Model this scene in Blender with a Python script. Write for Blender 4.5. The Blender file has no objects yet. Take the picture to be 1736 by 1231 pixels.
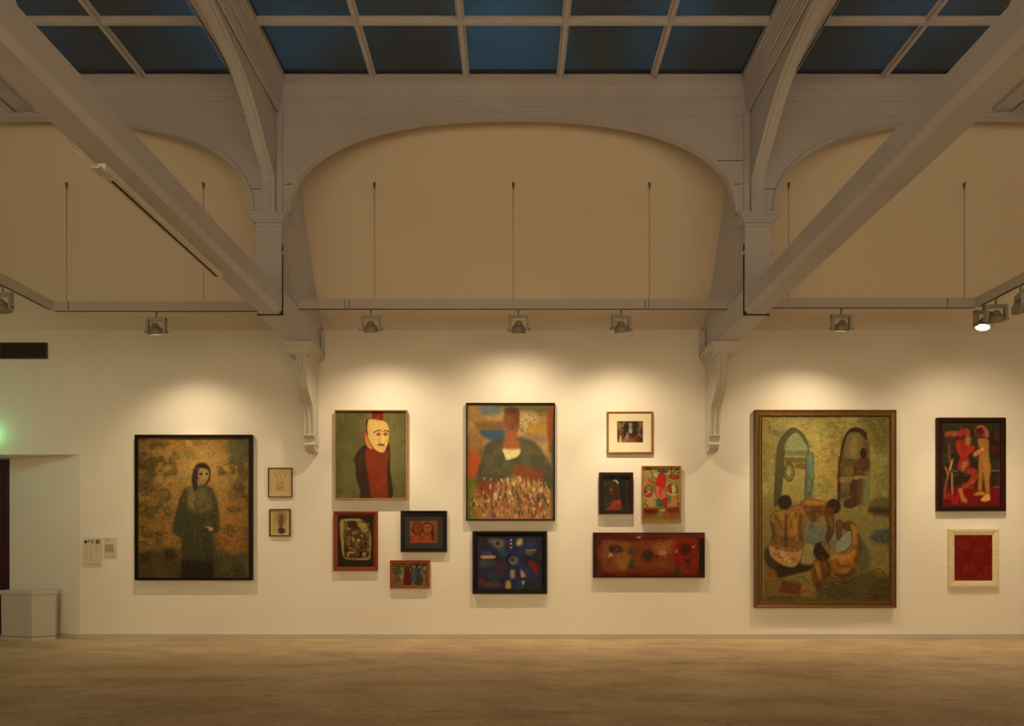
import bpy, bmesh, math, random
import numpy as np
from mathutils import Vector, Matrix

# ------------------------------------------------------------------ camera, world, exposure
sc = bpy.context.scene
COL = sc.collection
W, H = 1736, 1231
F = 1157.0                 # focal length in pixels of the 1736 px wide frame
VX, VY = 870.0, 925.0      # vanishing point of the lines square to the picture wall
EYE, DW = 1.05, 7.7        # eye height, distance camera to picture wall
cd = bpy.data.cameras.new('camera')
cam = bpy.data.objects.new('camera', cd); COL.objects.link(cam)
cam.location = (0, -DW, EYE); cam.rotation_euler = (math.pi/2, 0, 0)
cd.sensor_fit = 'HORIZONTAL'; cd.sensor_width = 36; cd.lens = 36*F/W
cd.shift_x = -(VX-W/2)/W; cd.shift_y = (VY-H/2)/W
cd.clip_start = 0.05; cd.clip_end = 100
sc.camera = cam
sc.view_settings.view_transform = 'Standard'; sc.view_settings.look = 'None'
sc.view_settings.exposure = 0.0; sc.view_settings.gamma = 1.0
sc.view_settings.use_curve_mapping = False
sc.cycles.use_denoising = True
sc.cycles.max_bounces = 10; sc.cycles.diffuse_bounces = 6
sc.cycles.caustics_reflective = False; sc.cycles.caustics_refractive = False
sc.cycles.sample_clamp_indirect = 4

WORLD_STRENGTH = 1.05
WARM = (1.0, 0.75, 0.445)
SPOT_W = 58.0
BEAM_W = 92.0
HALL_FILL_W = 760.0
WASH_FILL_W = 62.0

wd = bpy.data.worlds.new('night_sky'); sc.world = wd; wd.use_nodes = True
nt = wd.node_tree; nt.nodes.clear()
wo = nt.nodes.new('ShaderNodeOutputWorld'); bg = nt.nodes.new('ShaderNodeBackground')
tc = nt.nodes.new('ShaderNodeTexCoord'); mp = nt.nodes.new('ShaderNodeMapping')
nz_ = nt.nodes.new('ShaderNodeTexNoise'); rp = nt.nodes.new('ShaderNodeValToRGB')
mp.inputs['Scale'].default_value = (5, 5, 3)
nz_.inputs['Scale'].default_value = 1.6; nz_.inputs['Detail'].default_value = 1.0
rp.color_ramp.elements[0].position = 0.40; rp.color_ramp.elements[0].color = (0.055, 0.065, 0.06, 1)
rp.color_ramp.elements[1].position = 0.66; rp.color_ramp.elements[1].color = (0.05, 0.20, 0.32, 1)
nt.links.new(tc.outputs['Generated'], mp.inputs['Vector']); nt.links.new(mp.outputs['Vector'], nz_.inputs['Vector'])
# dark haze low over the roofs, clearer blue higher up
sx_ = nt.nodes.new('ShaderNodeSeparateXYZ'); mr_ = nt.nodes.new('ShaderNodeMapRange'); mx_ = nt.nodes.new('ShaderNodeMix'); mx_.data_type = 'RGBA'
mr_.inputs['From Min'].default_value = 0.50; mr_.inputs['From Max'].default_value = 0.62
mx_.inputs[6].default_value = (0.045, 0.042, 0.032, 1)
nt.links.new(tc.outputs['Generated'], sx_.inputs[0]); nt.links.new(sx_.outputs['Z'], mr_.inputs['Value']); nt.links.new(mr_.outputs[0], mx_.inputs[0])
nt.links.new(nz_.outputs['Fac'], rp.inputs['Fac']); nt.links.new(rp.outputs['Color'], mx_.inputs[7]); nt.links.new(mx_.outputs[2], bg.inputs['Color'])
bg.inputs['Strength'].default_value = WORLD_STRENGTH
nt.links.new(bg.outputs['Background'], wo.inputs['Surface'])

# unseen fill spots added behind the camera, bouncing ambient light off the far wall
def add_fill(x, y, z, tx, ty, tz, watt, ang=1.9, color=WARM, r=0.12):
    l = bpy.data.lights.new('hall_fill', 'SPOT'); l.energy = watt; l.color = color
    l.spot_size = ang; l.spot_blend = 1.0; l.shadow_soft_size = r
    o = bpy.data.objects.new('hall_fill', l); COL.objects.link(o)
    o.location = (x, y, z)
    o.rotation_euler = (Vector((tx, ty, tz))-Vector((x, y, z))).to_track_quat('-Z', 'Y').to_euler()
    return o
for hx in (-3.8, -1.2, 1.6, 4.7):
    add_fill(hx, -9.3, 3.3, hx, -10.7, 1.9, HALL_FILL_W, 2.2)
# unseen fill spots added in mid-hall to even out light on the picture wall
for hx in (-3.5, -1.1, 1.1, 4.4):
    add_fill(hx, -5.6, 3.35, hx*1.02, 0, 1.15, WASH_FILL_W, 0.84, r=0.05)

# ------------------------------------------------------------------ helpers
def PX(px, d): return (px-VX)/F*d
def PZ(py, d): return EYE+(VY-py)/F*d
def Y(d): return d-DW

def s2l(c):
    c = np.asarray(c, float)/255.0
    return np.where(c <= 0.04045, c/12.92, ((c+0.055)/1.055)**2.4)

MATS = {}
def mat(name, rgb, rough=0.6, metal=0.0, spec=0.4, noise=0.0, nscale=8.0, stretch=(1,1,1), bump=0.0, bscale=60.0, emit=None, estr=0.0):
    if name in MATS: return MATS[name]
    m = bpy.data.materials.new(name); m.use_nodes = True
    t = m.node_tree; b = t.nodes['Principled BSDF']
    b.inputs['Roughness'].default_value = rough; b.inputs['Metallic'].default_value = metal
    b.inputs['Specular IOR Level'].default_value = spec
    b.inputs['Base Color'].default_value = (*rgb, 1)
    if noise or bump:
        co = t.nodes.new('ShaderNodeTexCoord'); ma = t.nodes.new('ShaderNodeMapping')
        ma.inputs['Scale'].default_value = stretch
        t.links.new(co.outputs['Object'], ma.inputs['Vector'])
    if noise:
        n = t.nodes.new('ShaderNodeTexNoise'); n.inputs['Scale'].default_value = nscale; n.inputs['Detail'].default_value = 6
        r = t.nodes.new('ShaderNodeValToRGB')
        r.color_ramp.elements[0].position = 0.3; r.color_ramp.elements[1].position = 0.7
        r.color_ramp.elements[0].color = (*[c*(1-noise) for c in rgb], 1)
        r.color_ramp.elements[1].color = (*[min(1, c*(1+noise)) for c in rgb], 1)
        t.links.new(ma.outputs['Vector'], n.inputs['Vector']); t.links.new(n.outputs['Fac'], r.inputs['Fac'])
        t.links.new(r.outputs['Color'], b.inputs['Base Color'])
    if bump:
        n2 = t.nodes.new('ShaderNodeTexNoise'); n2.inputs['Scale'].default_value = bscale; n2.inputs['Detail'].default_value = 4
        bu = t.nodes.new('ShaderNodeBump'); bu.inputs['Strength'].default_value = bump; bu.inputs['Distance'].default_value = 0.004
        t.links.new(ma.outputs['Vector'], n2.inputs['Vector']); t.links.new(n2.outputs['Fac'], bu.inputs['Height'])
        t.links.new(bu.outputs['Normal'], b.inputs['Normal'])
    if emit:
        b.inputs['Emission Color'].default_value = (*emit, 1); b.inputs['Emission Strength'].default_value = estr
    MATS[name] = m
    return m

def link_mesh(name, verts, faces, m, parent=None, smooth=False):
    me = bpy.data.meshes.new(name); me.from_pydata([tuple(v) for v in verts], [], faces)
    bm = bmesh.new(); bm.from_mesh(me)
    bmesh.ops.recalc_face_normals(bm, faces=bm.faces)
    bm.to_mesh(me); bm.free()
    if m: me.materials.append(m)
    if smooth:
        for p in me.polygons: p.use_smooth = True
    o = bpy.data.objects.new(name, me); COL.objects.link(o)
    if parent:
        o.parent = parent
        o.matrix_parent_inverse = Matrix.Translation(-parent.location) if parent.type == 'EMPTY' else Matrix.Identity(4)
    return o

class MB:
    """collects boxes, prisms, tubes and lathes for ONE mesh"""
    def __init__(s): s.v = []; s.f = []
    def add(s, verts, faces):
        k = len(s.v); s.v += [tuple(p) for p in verts]; s.f += [[i+k for i in f] for f in faces]; return s
    def box(s, x0, x1, y0, y1, z0, z1):
        v = [(x, y, z) for x in (x0, x1) for y in (y0, y1) for z in (z0, z1)]
        return s.add(v, [(0,1,3,2),(4,6,7,5),(0,4,5,1),(2,3,7,6),(0,2,6,4),(1,5,7,3)])
    def prism_x(s, pts, x0, x1):       # pts (y,z), extruded along x
        n = len(pts); v = [(x0, a, b) for a, b in pts]+[(x1, a, b) for a, b in pts]
        return s.add(v, [list(range(n)), list(range(2*n-1, n-1, -1))]+[(i, (i+1) % n, n+(i+1) % n, n+i) for i in range(n)])
    def prism_y(s, pts, y0, y1):       # pts (x,z)
        n = len(pts); v = [(a, y0, b) for a, b in pts]+[(a, y1, b) for a, b in pts]
        return s.add(v, [list(range(n)), list(range(2*n-1, n-1, -1))]+[(i, (i+1) % n, n+(i+1) % n, n+i) for i in range(n)])
    def prism_z(s, pts, z0, z1, top=1.0):
        n = len(pts); cx = sum(p[0] for p in pts)/n; cy = sum(p[1] for p in pts)/n
        v = [(a, b, z0) for a, b in pts]+[(cx+(a-cx)*top, cy+(b-cy)*top, z1) for a, b in pts]
        return s.add(v, [list(range(n)), list(range(2*n-1, n-1, -1))]+[(i, (i+1) % n, n+(i+1) % n, n+i) for i in range(n)])
    def tube(s, path, r, n=8):
        path = [Vector(p) for p in path]; v = []; f = []
        for i, p in enumerate(path):
            d = (path[min(i+1, len(path)-1)]-path[max(i-1, 0)]).normalized()
            u = d.cross(Vector((0.3, 0.2, 1)) if abs(d.z) < 0.9 else Vector((1, 0, 0))).normalized(); w = d.cross(u)
            rr = r[i] if isinstance(r, (list, tuple)) else r
            for k in range(n):
                a = 2*math.pi*k/n; v.append(p+rr*(u*math.cos(a)+w*math.sin(a)))
        for i in range(len(path)-1):
            for k in range(n): f.append((i*n+k, i*n+(k+1) % n, (i+1)*n+(k+1) % n, (i+1)*n+k))
        f.append(list(range(n))); f.append(list(range(len(v)-n, len(v))))
        return s.add(v, f)
    def lathe(s, prof, origin, axis, n=20):   # prof (r, t) along axis
        ax = Vector(axis).normalized(); u = ax.cross(Vector((1, 0, 0)) if abs(ax.x) < 0.8 else Vector((0, 1, 0))).normalized(); w = ax.cross(u)
        o = Vector(origin); v = []; f = []
        for r, t in prof:
            for k in range(n):
                a = 2*math.pi*k/n; v.append(o+ax*t+max(r, 1e-4)*(u*math.cos(a)+w*math.sin(a)))
        for i in range(len(prof)-1):
            for k in range(n): f.append((i*n+k, i*n+(k+1) % n, (i+1)*n+(k+1) % n, (i+1)*n+k))
        return s.add(v, f)
    def ring_xz(s, x0, x1, z0, z1, prof):     # mitred frame facing -y; prof (inset, y)
        v = []; f = []
        for ins, y in prof: v += [(x0+ins, y, z0+ins), (x1-ins, y, z0+ins), (x1-ins, y, z1-ins), (x0+ins, y, z1-ins)]
        m = len(prof)
        for i in range(m-1):
            for k in range(4): f.append((i*4+k, i*4+(k+1) % 4, (i+1)*4+(k+1) % 4, (i+1)*4+k))
        return s.add(v, f)
    def ring_xy(s, x0, x1, y0, y1, prof):     # mitred coffer moulding; prof (inset, z)
        v = []; f = []
        for ins, z in prof: v += [(x0+ins, y0+ins, z), (x1-ins, y0+ins, z), (x1-ins, y1-ins, z), (x0+ins, y1-ins, z)]
        m = len(prof)
        for i in range(m-1):
            for k in range(4): f.append((i*4+k, i*4+(k+1) % 4, (i+1)*4+(k+1) % 4, (i+1)*4+k))
        return s.add(v, f)
    def make(s, name, m, parent=None, smooth=False): return link_mesh(name, s.v, s.f, m, parent, smooth)

def thing(name, label, cat, loc=(0, 0, 0), group=None):
    o = bpy.data.objects.new(name, None); COL.objects.link(o); o.location = loc
    o.empty_display_size = 0.1
    o['label'] = label; o['category'] = cat
    if group: o['group'] = group
    return o
def tag(o, label, cat, group=None):
    o['label'] = label; o['category'] = cat
    if group: o['group'] = group
    return o
def struct(o): o['kind'] = 'structure'; return o

# ------------------------------------------------------------------ materials
m_wall = mat('warm_white_wall_paint', (0.80, 0.775, 0.72), 0.75, spec=0.25, noise=0.015, nscale=1.2, bump=0.05, bscale=40)
m_ceil = mat('ceiling_plaster', (0.74, 0.68, 0.60), 0.85, spec=0.2, noise=0.02, nscale=1.0, bump=0.08, bscale=14)
m_wood = mat('grey_painted_timber', (0.53, 0.54, 0.62), 0.62, spec=0.35, noise=0.04, nscale=3, stretch=(1, 1, 1), bump=0.12, bscale=25)
m_fasc = mat('grey_painted_arcade', (0.50, 0.505, 0.58), 0.62, spec=0.35, noise=0.04, nscale=3, bump=0.08, bscale=25)
m_corb = mat('painted_plaster_corbel', (0.60, 0.58, 0.55), 0.6, spec=0.3, noise=0.03, nscale=12)
m_track = mat('pale_grey_metal_track', (0.55, 0.54, 0.54), 0.5, spec=0.4)
m_lamp = mat('grey_lamp_enamel', (0.42, 0.40, 0.36), 0.4, metal=0.3)
m_ldark = mat('dark_lamp_enamel', (0.26, 0.24, 0.20), 0.45, metal=0.2)
m_glow = mat('lit_lamp_glass', (1, 0.95, 0.85), 0.3, emit=(1.0, 0.86, 0.62), estr=14)
m_dark = mat('dark_gap', (0.03, 0.025, 0.02), 0.8)
m_steel = mat('wire_steel', (0.22, 0.18, 0.13), 0.5, metal=0.5)
m_base = mat('grey_baseboard_paint', (0.50, 0.47, 0.42), 0.6)
m_white = mat('white_melamine', (0.50, 0.485, 0.45), 0.4, spec=0.4)
m_doorw = mat('dark_red_brown_door', (0.035, 0.008, 0.010), 0.45, noise=0.2, nscale=4, stretch=(8, 8, 1))

# floor : worn beige stone-like boards, streaks running along the picture wall
def floor_mat():
    m = bpy.data.materials.new('worn_beige_floor'); m.use_nodes = True; t = m.node_tree; b = t.nodes['Principled BSDF']
    co = t.nodes.new('ShaderNodeTexCoord')
    def noise(scale, st, det=6, rough=0.6):
        ma = t.nodes.new('ShaderNodeMapping'); ma.inputs['Scale'].default_value = st
        n = t.nodes.new('ShaderNodeTexNoise'); n.inputs['Scale'].default_value = scale; n.inputs['Detail'].default_value = det
        n.inputs['Roughness'].default_value = rough; n.inputs['Distortion'].default_value = 0.6
        t.links.new(co.outputs['Object'], ma.inputs['Vector']); t.links.new(ma.outputs['Vector'], n.inputs['Vector']); return n
    def ramp(src, p0, c0, p1, c1):
        r = t.nodes.new('ShaderNodeValToRGB'); r.color_ramp.elements[0].position = p0; r.color_ramp.elements[1].position = p1
        r.color_ramp.elements[0].color = (*c0, 1); r.color_ramp.elements[1].color = (*c1, 1)
        t.links.new(src, r.inputs['Fac']); return r
    def mul(a, bb, fac=1.0):
        x = t.nodes.new('ShaderNodeMix'); x.data_type = 'RGBA'; x.blend_type = 'MULTIPLY'; x.inputs[0].default_value = fac
        t.links.new(a, x.inputs[6]); t.links.new(bb, x.inputs[7]); return x.outputs[2]
    basec = ramp(noise(2.2, (1, 1.4, 1)).outputs['Fac'], 0.3, (0.40, 0.30, 0.185), 0.7, (0.56, 0.44, 0.29))
    st1 = ramp(noise(3.0, (1.0, 3.2, 1), 9, 0.75).outputs['Fac'], 0.34, (0.60, 0.56, 0.50), 0.415, (1, 1, 1))
    st2 = ramp(noise(30, (1.0, 1.0, 1), 6, 0.8).outputs['Fac'], 0.38, (0.74, 0.70, 0.64), 0.50, (1, 1, 1))
    st3 = ramp(noise(1.0, (0.5, 1.8, 1), 5, 0.7).outputs['Fac'], 0.40, (0.80, 0.79, 0.76), 0.54, (1, 1, 1))
    c = mul(mul(mul(basec.outputs['Color'], st1.outputs['Color']), st2.outputs['Color']), st3.outputs['Color'])
    t.links.new(c, b.inputs['Base Color'])
    b.inputs['Roughness'].default_value = 0.55; b.inputs['Specular IOR Level'].default_value = 0.25
    n = noise(40, (0.6, 2, 1)); bu = t.nodes.new('ShaderNodeBump'); bu.inputs['Strength'].default_value = 0.25; bu.inputs['Distance'].default_value = 0.003
    t.links.new(n.outputs['Fac'], bu.inputs['Height']); t.links.new(bu.outputs['Normal'], b.inputs['Normal'])
    return m
m_floor = floor_mat()

# frosted, dusty skylight glass
def glass_mat():
    m = bpy.data.materials.new('frosted_skylight_glass'); m.use_nodes = True; t = m.node_tree; t.nodes.clear()
    out = t.nodes.new('ShaderNodeOutputMaterial'); mix = t.nodes.new('ShaderNodeMixShader')
    rf = t.nodes.new('ShaderNodeBsdfRefraction'); rf.inputs['IOR'].default_value = 1.02; rf.inputs['Roughness'].default_value = 0.25
    rf.inputs['Color'].default_value = (0.85, 0.9, 0.9, 1)
    pb = t.nodes.new('ShaderNodeBsdfPrincipled'); pb.inputs['Base Color'].default_value = (0.055, 0.052, 0.045, 1)
    pb.inputs['Roughness'].default_value = 0.22; pb.inputs['Specular IOR Level'].default_value = 0.35
    mix.inputs[0].default_value = 0.5
    t.links.new(rf.outputs[0], mix.inputs[1]); t.links.new(pb.outputs[0], mix.inputs[2]); t.links.new(mix.outputs[0], out.inputs['Surface'])
    return m
m_glass = glass_mat()

# ------------------------------------------------------------------ room shell
XL, XR, YB = -6.85, 6.85, -10.8
Z_SP, D_AR = 3.465, 6.40
SL = 1.54                                     # slope of the aisle ceiling
fl = struct(MB().box(XL-0.2, XR+0.2, YB-0.2, 1.2, -0.12, 0).make('floor', m_floor))
# long worn joints of the floor running parallel to the picture wall
m_joint = mat('worn_floor_joint', (0.20, 0.15, 0.10), 0.8)
for jx0, jx1, jd in ((-1.35, 1.05, 5.10), (-1.4, 1.1, 4.32), (-3.6, -2.5, 5.9), (0.6, 1.3, 5.9), (-0.3, 1.2, 6.45), (2.0, 3.0, 5.5)):
    n_ = 24; rj = random.Random(int(jd*100)); v = []
    for i in range(n_+1):
        x_ = jx0+(jx1-jx0)*i/n_; y_ = Y(jd)+rj.uniform(-.003, .003); hw_ = .004*math.sin(math.pi*i/n_)*rj.uniform(.3, 1.2)+.0006
        v += [(x_, y_-hw_, .0006), (x_, y_+hw_, .0006)]
    link_mesh('floor_joint', v, [(2*i, 2*i+2, 2*i+3, 2*i+1) for i in range(n_)], m_joint, fl)
# picture wall with the doorway opening on the left
DX0, DX1, DZ = -6.45, -4.89, 2.075
w = MB()
w.box(DX1, XR, 0, 0.5, 0, Z_SP+0.02); w.box(XL, DX0, 0, 0.5, 0, Z_SP+0.02); w.box(DX0, DX1, 0, 0.5, DZ, Z_SP+0.02)
struct(w.make('wall_back', m_wall))
# splayed jamb of the doorway (plan polygon) up to the soffit, and the wall closing the recess
jam = MB().prism_z([(DX1, 0.0), (-5.94, 0.35), (-5.94, 0.62), (DX1, 0.62)], 0, DZ).make('trim_1', m_wall); struct(jam)
struct(MB().box(DX0-0.3, -5.80, 0.44, 0.62, 0, DZ+0.2).make('wall_recess', m_wall))
dr = MB().box(-6.44, -5.945, 0.36, 0.42, 0.01, 2.06)
dr.box(-6.36, -6.02, 0.35, 0.37, 0.15, 0.95); dr.box(-6.36, -6.02, 0.35, 0.37, 1.1, 1.95)
struct(dr.make('door_1', m_doorw))
struct(MB().box(XL-0.2, XL, YB, 0.5, 0, 5.6).make('wall_left', m_wall))
struct(MB().box(XR, XR+0.2, YB, 0.5, 0, 5.6).make('wall_right', m_wall))
struct(MB().box(XL, XR, YB-0.2, YB, 0, 5.6).make('wall_front', m_wall))
# skirting
b = MB().box(DX1-0.0, XR, -0.016, 0, 0, 0.045); b.box(DX1, XR, -0.011, 0, 0.045, 0.052)
struct(b.make('baseboard_back', m_base))
jl = math.hypot(1.05, 0.35); nx, ny = -0.35/jl, -1.05/jl
pts = [(DX1, 0), (-5.94, 0.35), (-5.94+nx*.014, 0.35+ny*.014), (DX1+nx*.014, ny*.014)]
struct(MB().prism_z(pts, 0, 0.05).make('baseboard_recess', m_base))
# aisle ceiling sloping up from the picture wall towards the arcade
zt = Z_SP+(0-Y(6.45))*SL
struct(MB().prism_x([(0.02, Z_SP), (Y(6.45), zt), (Y(6.45), zt+0.02), (0.06, Z_SP+0.02)], XL, XR).make('ceiling', m_ceil))

# ------------------------------------------------------------------ arcade of flattened arches
A, RISE, ZSPR, N_ = 2.08, PZ(200, D_AR)-PZ(361, D_AR), PZ(361, D_AR), 2.35
PITCH = 4.54
YA0, YA1 = Y(D_AR), Y(D_AR)+0.06
ZTOP = 5.46
def arch_z(u): return ZSPR+RISE*(max(0, 1-abs(u)**N_))**(1/N_)
fa = MB()
us = [math.sin(t) for t in np.linspace(-math.pi/2, math.pi/2, 65)]
for c in (-PITCH, 0, PITCH):
    v = []; f = []
    for u in us:
        x = c+A*u; z = arch_z(u)
        v += [(x, YA0, z), (x, YA0, ZTOP), (x, YA1, ZTOP), (x, YA1, z)]
    for i in range(len(us)-1):
        a = i*4; bq = a+4
        f += [(a, a+1, bq+1, bq), (a+3, a+2, bq+2, bq+3), (a, a+3, bq+3, bq)]
    fa.add(v, f)
for c in (-PITCH/2, PITCH/2):
    fa.box(c-(PITCH/2-A), c+(PITCH/2-A), YA0, YA1, ZSPR-0.01, ZTOP)
for c in (-PITCH*1.5, PITCH*1.5):
    fa.box(c-(PITCH/2-A), c+(PITCH/2-A), YA0, YA1, 0, ZTOP)
# joint lines of the boarding
arc = struct(fa.make('wall_arcade', m_fasc))
k = 0
for c in (-PITCH, 0, PITCH):
    path = [(c+A*u, YA0-0.004, arch_z(u)) for u in us]
    path = [(c-A, YA0-0.004, ZSPR)]+path+[(c+A, YA0-0.004, ZSPR)]
    # bead moulding : thin ring following the arch, square section
    v = []; f = []
    for j, (x, y, z) in enumerate(path):
        x0, _, z0 = path[max(j-1, 0)]; x1, _, z1 = path[min(j+1, len(path)-1)]
        dx, dz = x1-x0, z1-z0; L = math.hypot(dx, dz) or 1; nx_, nz2 = -dz/L, dx/L
        v += [(x, YA0-0.022, z), (x+nx_*0.03, YA0-0.022, z+nz2*0.03), (x+nx_*0.04, YA0, z+nz2*0.04), (x, YA0, z)]
    for j in range(len(path)-1):
        a = j*4; q = a+4
        for e in range(3): f.append((a+e, a+e+1, q+e+1, q+e))
        f.append((a+3, a, q, q+3))
    o = link_mesh('arch_bead', v, f, m_fasc, arc)
jl_ = MB()
for s in (-1, 1):
    for (px0, px1, py) in ((483, 503, 312), (424, 443, 320)):
        xa, xb = sorted((s*-PX(px0, D_AR), s*-PX(px1, D_AR)))
        jl_.box(xa, xb, YA0-0.0012, YA0, PZ(py, D_AR)-0.004, PZ(py, D_AR)+0.002)
jl_.box(PX(1205, D_AR), PX(1259, D_AR), YA0-0.0012, YA0, PZ(272, D_AR)-0.004, PZ(272, D_AR)+0.002)
jl_.make('board_joint', m_dark, arc)

# ceiling coffers : moulded cornice, ridge beams and the glazing of each bay
PROF = [(0.0, 5.10), (0.014, 5.112), (0.014, 5.135), (0.022, 5.142), (0.022, 5.165), (0.028, 5.172), (0.030, 5.215), (0.042, 5.222),
        (0.042, 5.245), (0.050, 5.262), (0.058, 5.30), (0.070, 5.325), (0.070, 5.345), (0.084, 5.352), (0.084, 5.40), (0.084, 5.46)]
YF = YB
m_bar = m_wood
BX = 2.2
bays = [(-BX, BX), (-4.50, -2.42), (2.42, 4.50), (-6.85, -4.66), (4.66, 6.85)]
for i, (x0, x1) in enumerate(bays):
    struct(MB().ring_xy(x0, x1, YF, YA0, PROF).make('trim_%d' % (i+2), m_fasc))
ZG = 5.415
def skylight(n, x0, x1, xs):
    e = bpy.data.objects.new('window_%d' % n, None); COL.objects.link(e); e['kind'] = 'structure'; e.location = ((x0+x1)/2, -4, ZG)
    ys = [Y(5.655)-i*0.78 for i in range(12)]
    MB().box(x0, x1, YF, YA0, ZG, ZG+0.012).make('pane', m_glass, e)
    f = MB()
    for x in xs:
        yy = YA0-0.03
        f.prism_y([(x-.034, ZG), (x-.034, ZG-.014), (x-.018, ZG-.022), (x-.016, ZG-.05), (x+.016, ZG-.05), (x+.018, ZG-.022), (x+.034, ZG-.014), (x+.034, ZG)], YF, yy)
    for y in ys:
        f.prism_x([(y-.034, ZG), (y-.034, ZG-.014), (y-.018, ZG-.022), (y-.016, ZG-.046), (y+.016, ZG-.046), (y+.018, ZG-.022), (y+.034, ZG-.014), (y+.034, ZG)], x0+.03, x1-.03)
    f.make('glazing_bars', m_bar, e)
skylight(1, -BX, BX, [-1.30, -0.435, 0.435, 1.30])
skylight(2, -4.50, -2.42, [-3.43]); skylight(3, 2.42, 4.50, [3.43])
skylight(4, -6.85, -4.66, [-5.7]); skylight(5, 4.66, 6.85, [5.7])
for s in (-1, 1):
    x0, x1 = sorted((s*4.50, s*4.66))
    struct(MB().box(x0, x1, YF, YA0, 5.12, 5.47).make('trim_%d' % (8 if s < 0 else 9), m_fasc))

# ------------------------------------------------------------------ roof trusses
def truss(s):
    side = 'left' if s < 0 else 'right'
    lab = ('pale grey timber roof truss with a strip lamp under its beam, left of the arch' if s < 0
           else 'pale grey timber roof truss with a bare tie beam, right of the arch')
    r = thing('roof_truss', lab, 'roof truss', (s*2.28, Y(6.4), 3.215), group='trusses carrying the skylight roof')
    def xx(a, bq): return sorted((s*a, s*bq))
    XI, XO = 2.163, 2.400
    # near tie beam, chamfered, running over the hall
    z0, z1, ch = 3.215, 3.405, 0.036
    pr = [(XI, z1), (XI, z0+ch), (XI+ch, z0), (XO-ch, z0), (XO, z0+ch), (XO, z1)]
    MB().prism_y([(s*a, z) for a, z in pr], YF, Y(6.40)).make('tie_beam', m_wood, r)
    x0, x1 = xx(XI+.004, XO-.004)
    MB().box(x0, x1, Y(6.40), -0.002, z0, 3.452).make('beam_end', m_wood, r)
    # upright post and its capital
    x0, x1 = xx(XI, XO-0.002)
    po = MB().box(x0, x1, Y(6.36), Y(6.44), 3.40, 4.08).make('post', m_wood, r)
    cp = MB()
    for (o_, za, zb) in ((0.012, 4.02, 4.04), (0.022, 4.055, 4.075), (0.040, 4.075, 4.095), (0.052, 4.095, 4.115), (0.062, 4.115, 4.135)):
        cp.box(x0-o_, x1+o_, Y(6.36)-o_, Y(6.46)+o_, za, zb)
    cp.make('capital', m_wood, r)
    for xb in (x0, x1):
        q = -1 if xb == x0 else 1
        MB().lathe([(0, .028), (.016, .028), (.018, .02), (.018, .006), (.026, .005), (.026, 0)], (xb, Y(6.40), 3.79), (q, 0, 0), 10).make('bolt', m_wood, r)
    # dark strip standing in for the shadow gap where the beam halves meet
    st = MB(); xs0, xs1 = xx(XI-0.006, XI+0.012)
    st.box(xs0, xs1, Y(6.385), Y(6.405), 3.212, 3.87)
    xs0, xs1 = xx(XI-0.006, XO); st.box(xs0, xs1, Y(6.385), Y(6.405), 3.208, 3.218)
    st.make('shadow_gap_strip', m_dark, r)
    # web strut below the sloping ceiling
    x0, x1 = xx(XI-0.004, XO-0.03)
    zc = lambda d: Z_SP+(DW-d)*SL
    MB().prism_x([(Y(6.47), 4.04), (Y(6.60), 3.75), (Y(6.72), 3.452), (Y(7.69), 3.452), (Y(7.69), zc(7.69)-.002), (Y(6.47), zc(6.47)-.004)], x0, x1).make('strut', m_wood, r)
    # curved rib springing from the capital up to the roof beam
    cv = [(6.335, 4.136), (6.335, 4.42), (6.29, 4.50), (6.20, 4.58), (6.12, 4.635), (5.92, 4.80), (5.66, 4.945), (5.36, 5.02), (5.02, 5.065), (4.6, 5.095), (4.1, 5.11), (3.2, 5.115)]
    # smooth it
    P = [cv[0]]
    for i in range(1, len(cv)-2):
        for t in (0, .25, .5, .75):
            q = []
            for a in (0, 1):
                p0, p1, p2, p3 = cv[i-1][a], cv[i][a], cv[i+1][a], cv[i+2][a]
                q.append(0.5*((2*p1)+(-p0+p2)*t+(2*p0-5*p1+4*p2-p3)*t*t+(-p0+3*p1-3*p2+p3)*t**3))
            P.append(tuple(q))
    P += [cv[-2], cv[-1], (-3.0, 5.115)]
    poly = [(Y(d), z) for d, z in P]
    top = [(Y(-3.0), 5.47), (YA0+0.001, 5.47), (YA0+0.001, 4.136)]
    def strip(xa, xb, dz, name):
        xa, xb = xx(xa, xb); v = []; f = []
        n = len(poly)
        for (y, z) in poly:
            zt_ = 5.46
            v += [(xa, y, z), (xb, y, z), (xa, min(y, YA0), zt_), (xb, min(y, YA0), zt_)]
        return v, f
    # rib plate as quads between the curve and the wall/roof line
    xa, xb = xx(2.215, 2.330); v = []; f = []
    n = len(poly)
    for i, (y, z) in enumerate(poly):
        if z < 4.44: ty, tz = YA0, z
        else:
            g = min(1, max(0, (z-4.44)/0.5)); ty, tz = YA0+(y-YA0)*g, 4.44+(5.46-4.44)*min(1, g*1.0)
        if z > 4.94 or i > n-6: ty, tz = y, 5.46
        v += [(xa, y, z), (xb, y, z), (xa, ty, tz), (xb, ty, tz)]
    for i in range(n-1):
        a = i*4; q = a+4
        f += [(a, a+1, q+1, q), (a, q, q+2, a+2), (a+1, a+3, q+3, q+1)]
    # fill the corner between the last wall point and the first roof point
    k = len(v); v += [(xa, YA0, 5.46), (xb, YA0, 5.46)]
    for i in range(n-1):
        a = i*4; q = a+4
        if v[q+2][1] != v[a+2][1]:
            f += [(a+2, q+2, k), (a+3, q+3, k+1)]
    MB().add(v, f).make('curved_rib', m_wood, r)
    # raised fillet along the rib's soffit
    xa, xb = xx(2.245, 2.300); v = []; f = []
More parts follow.
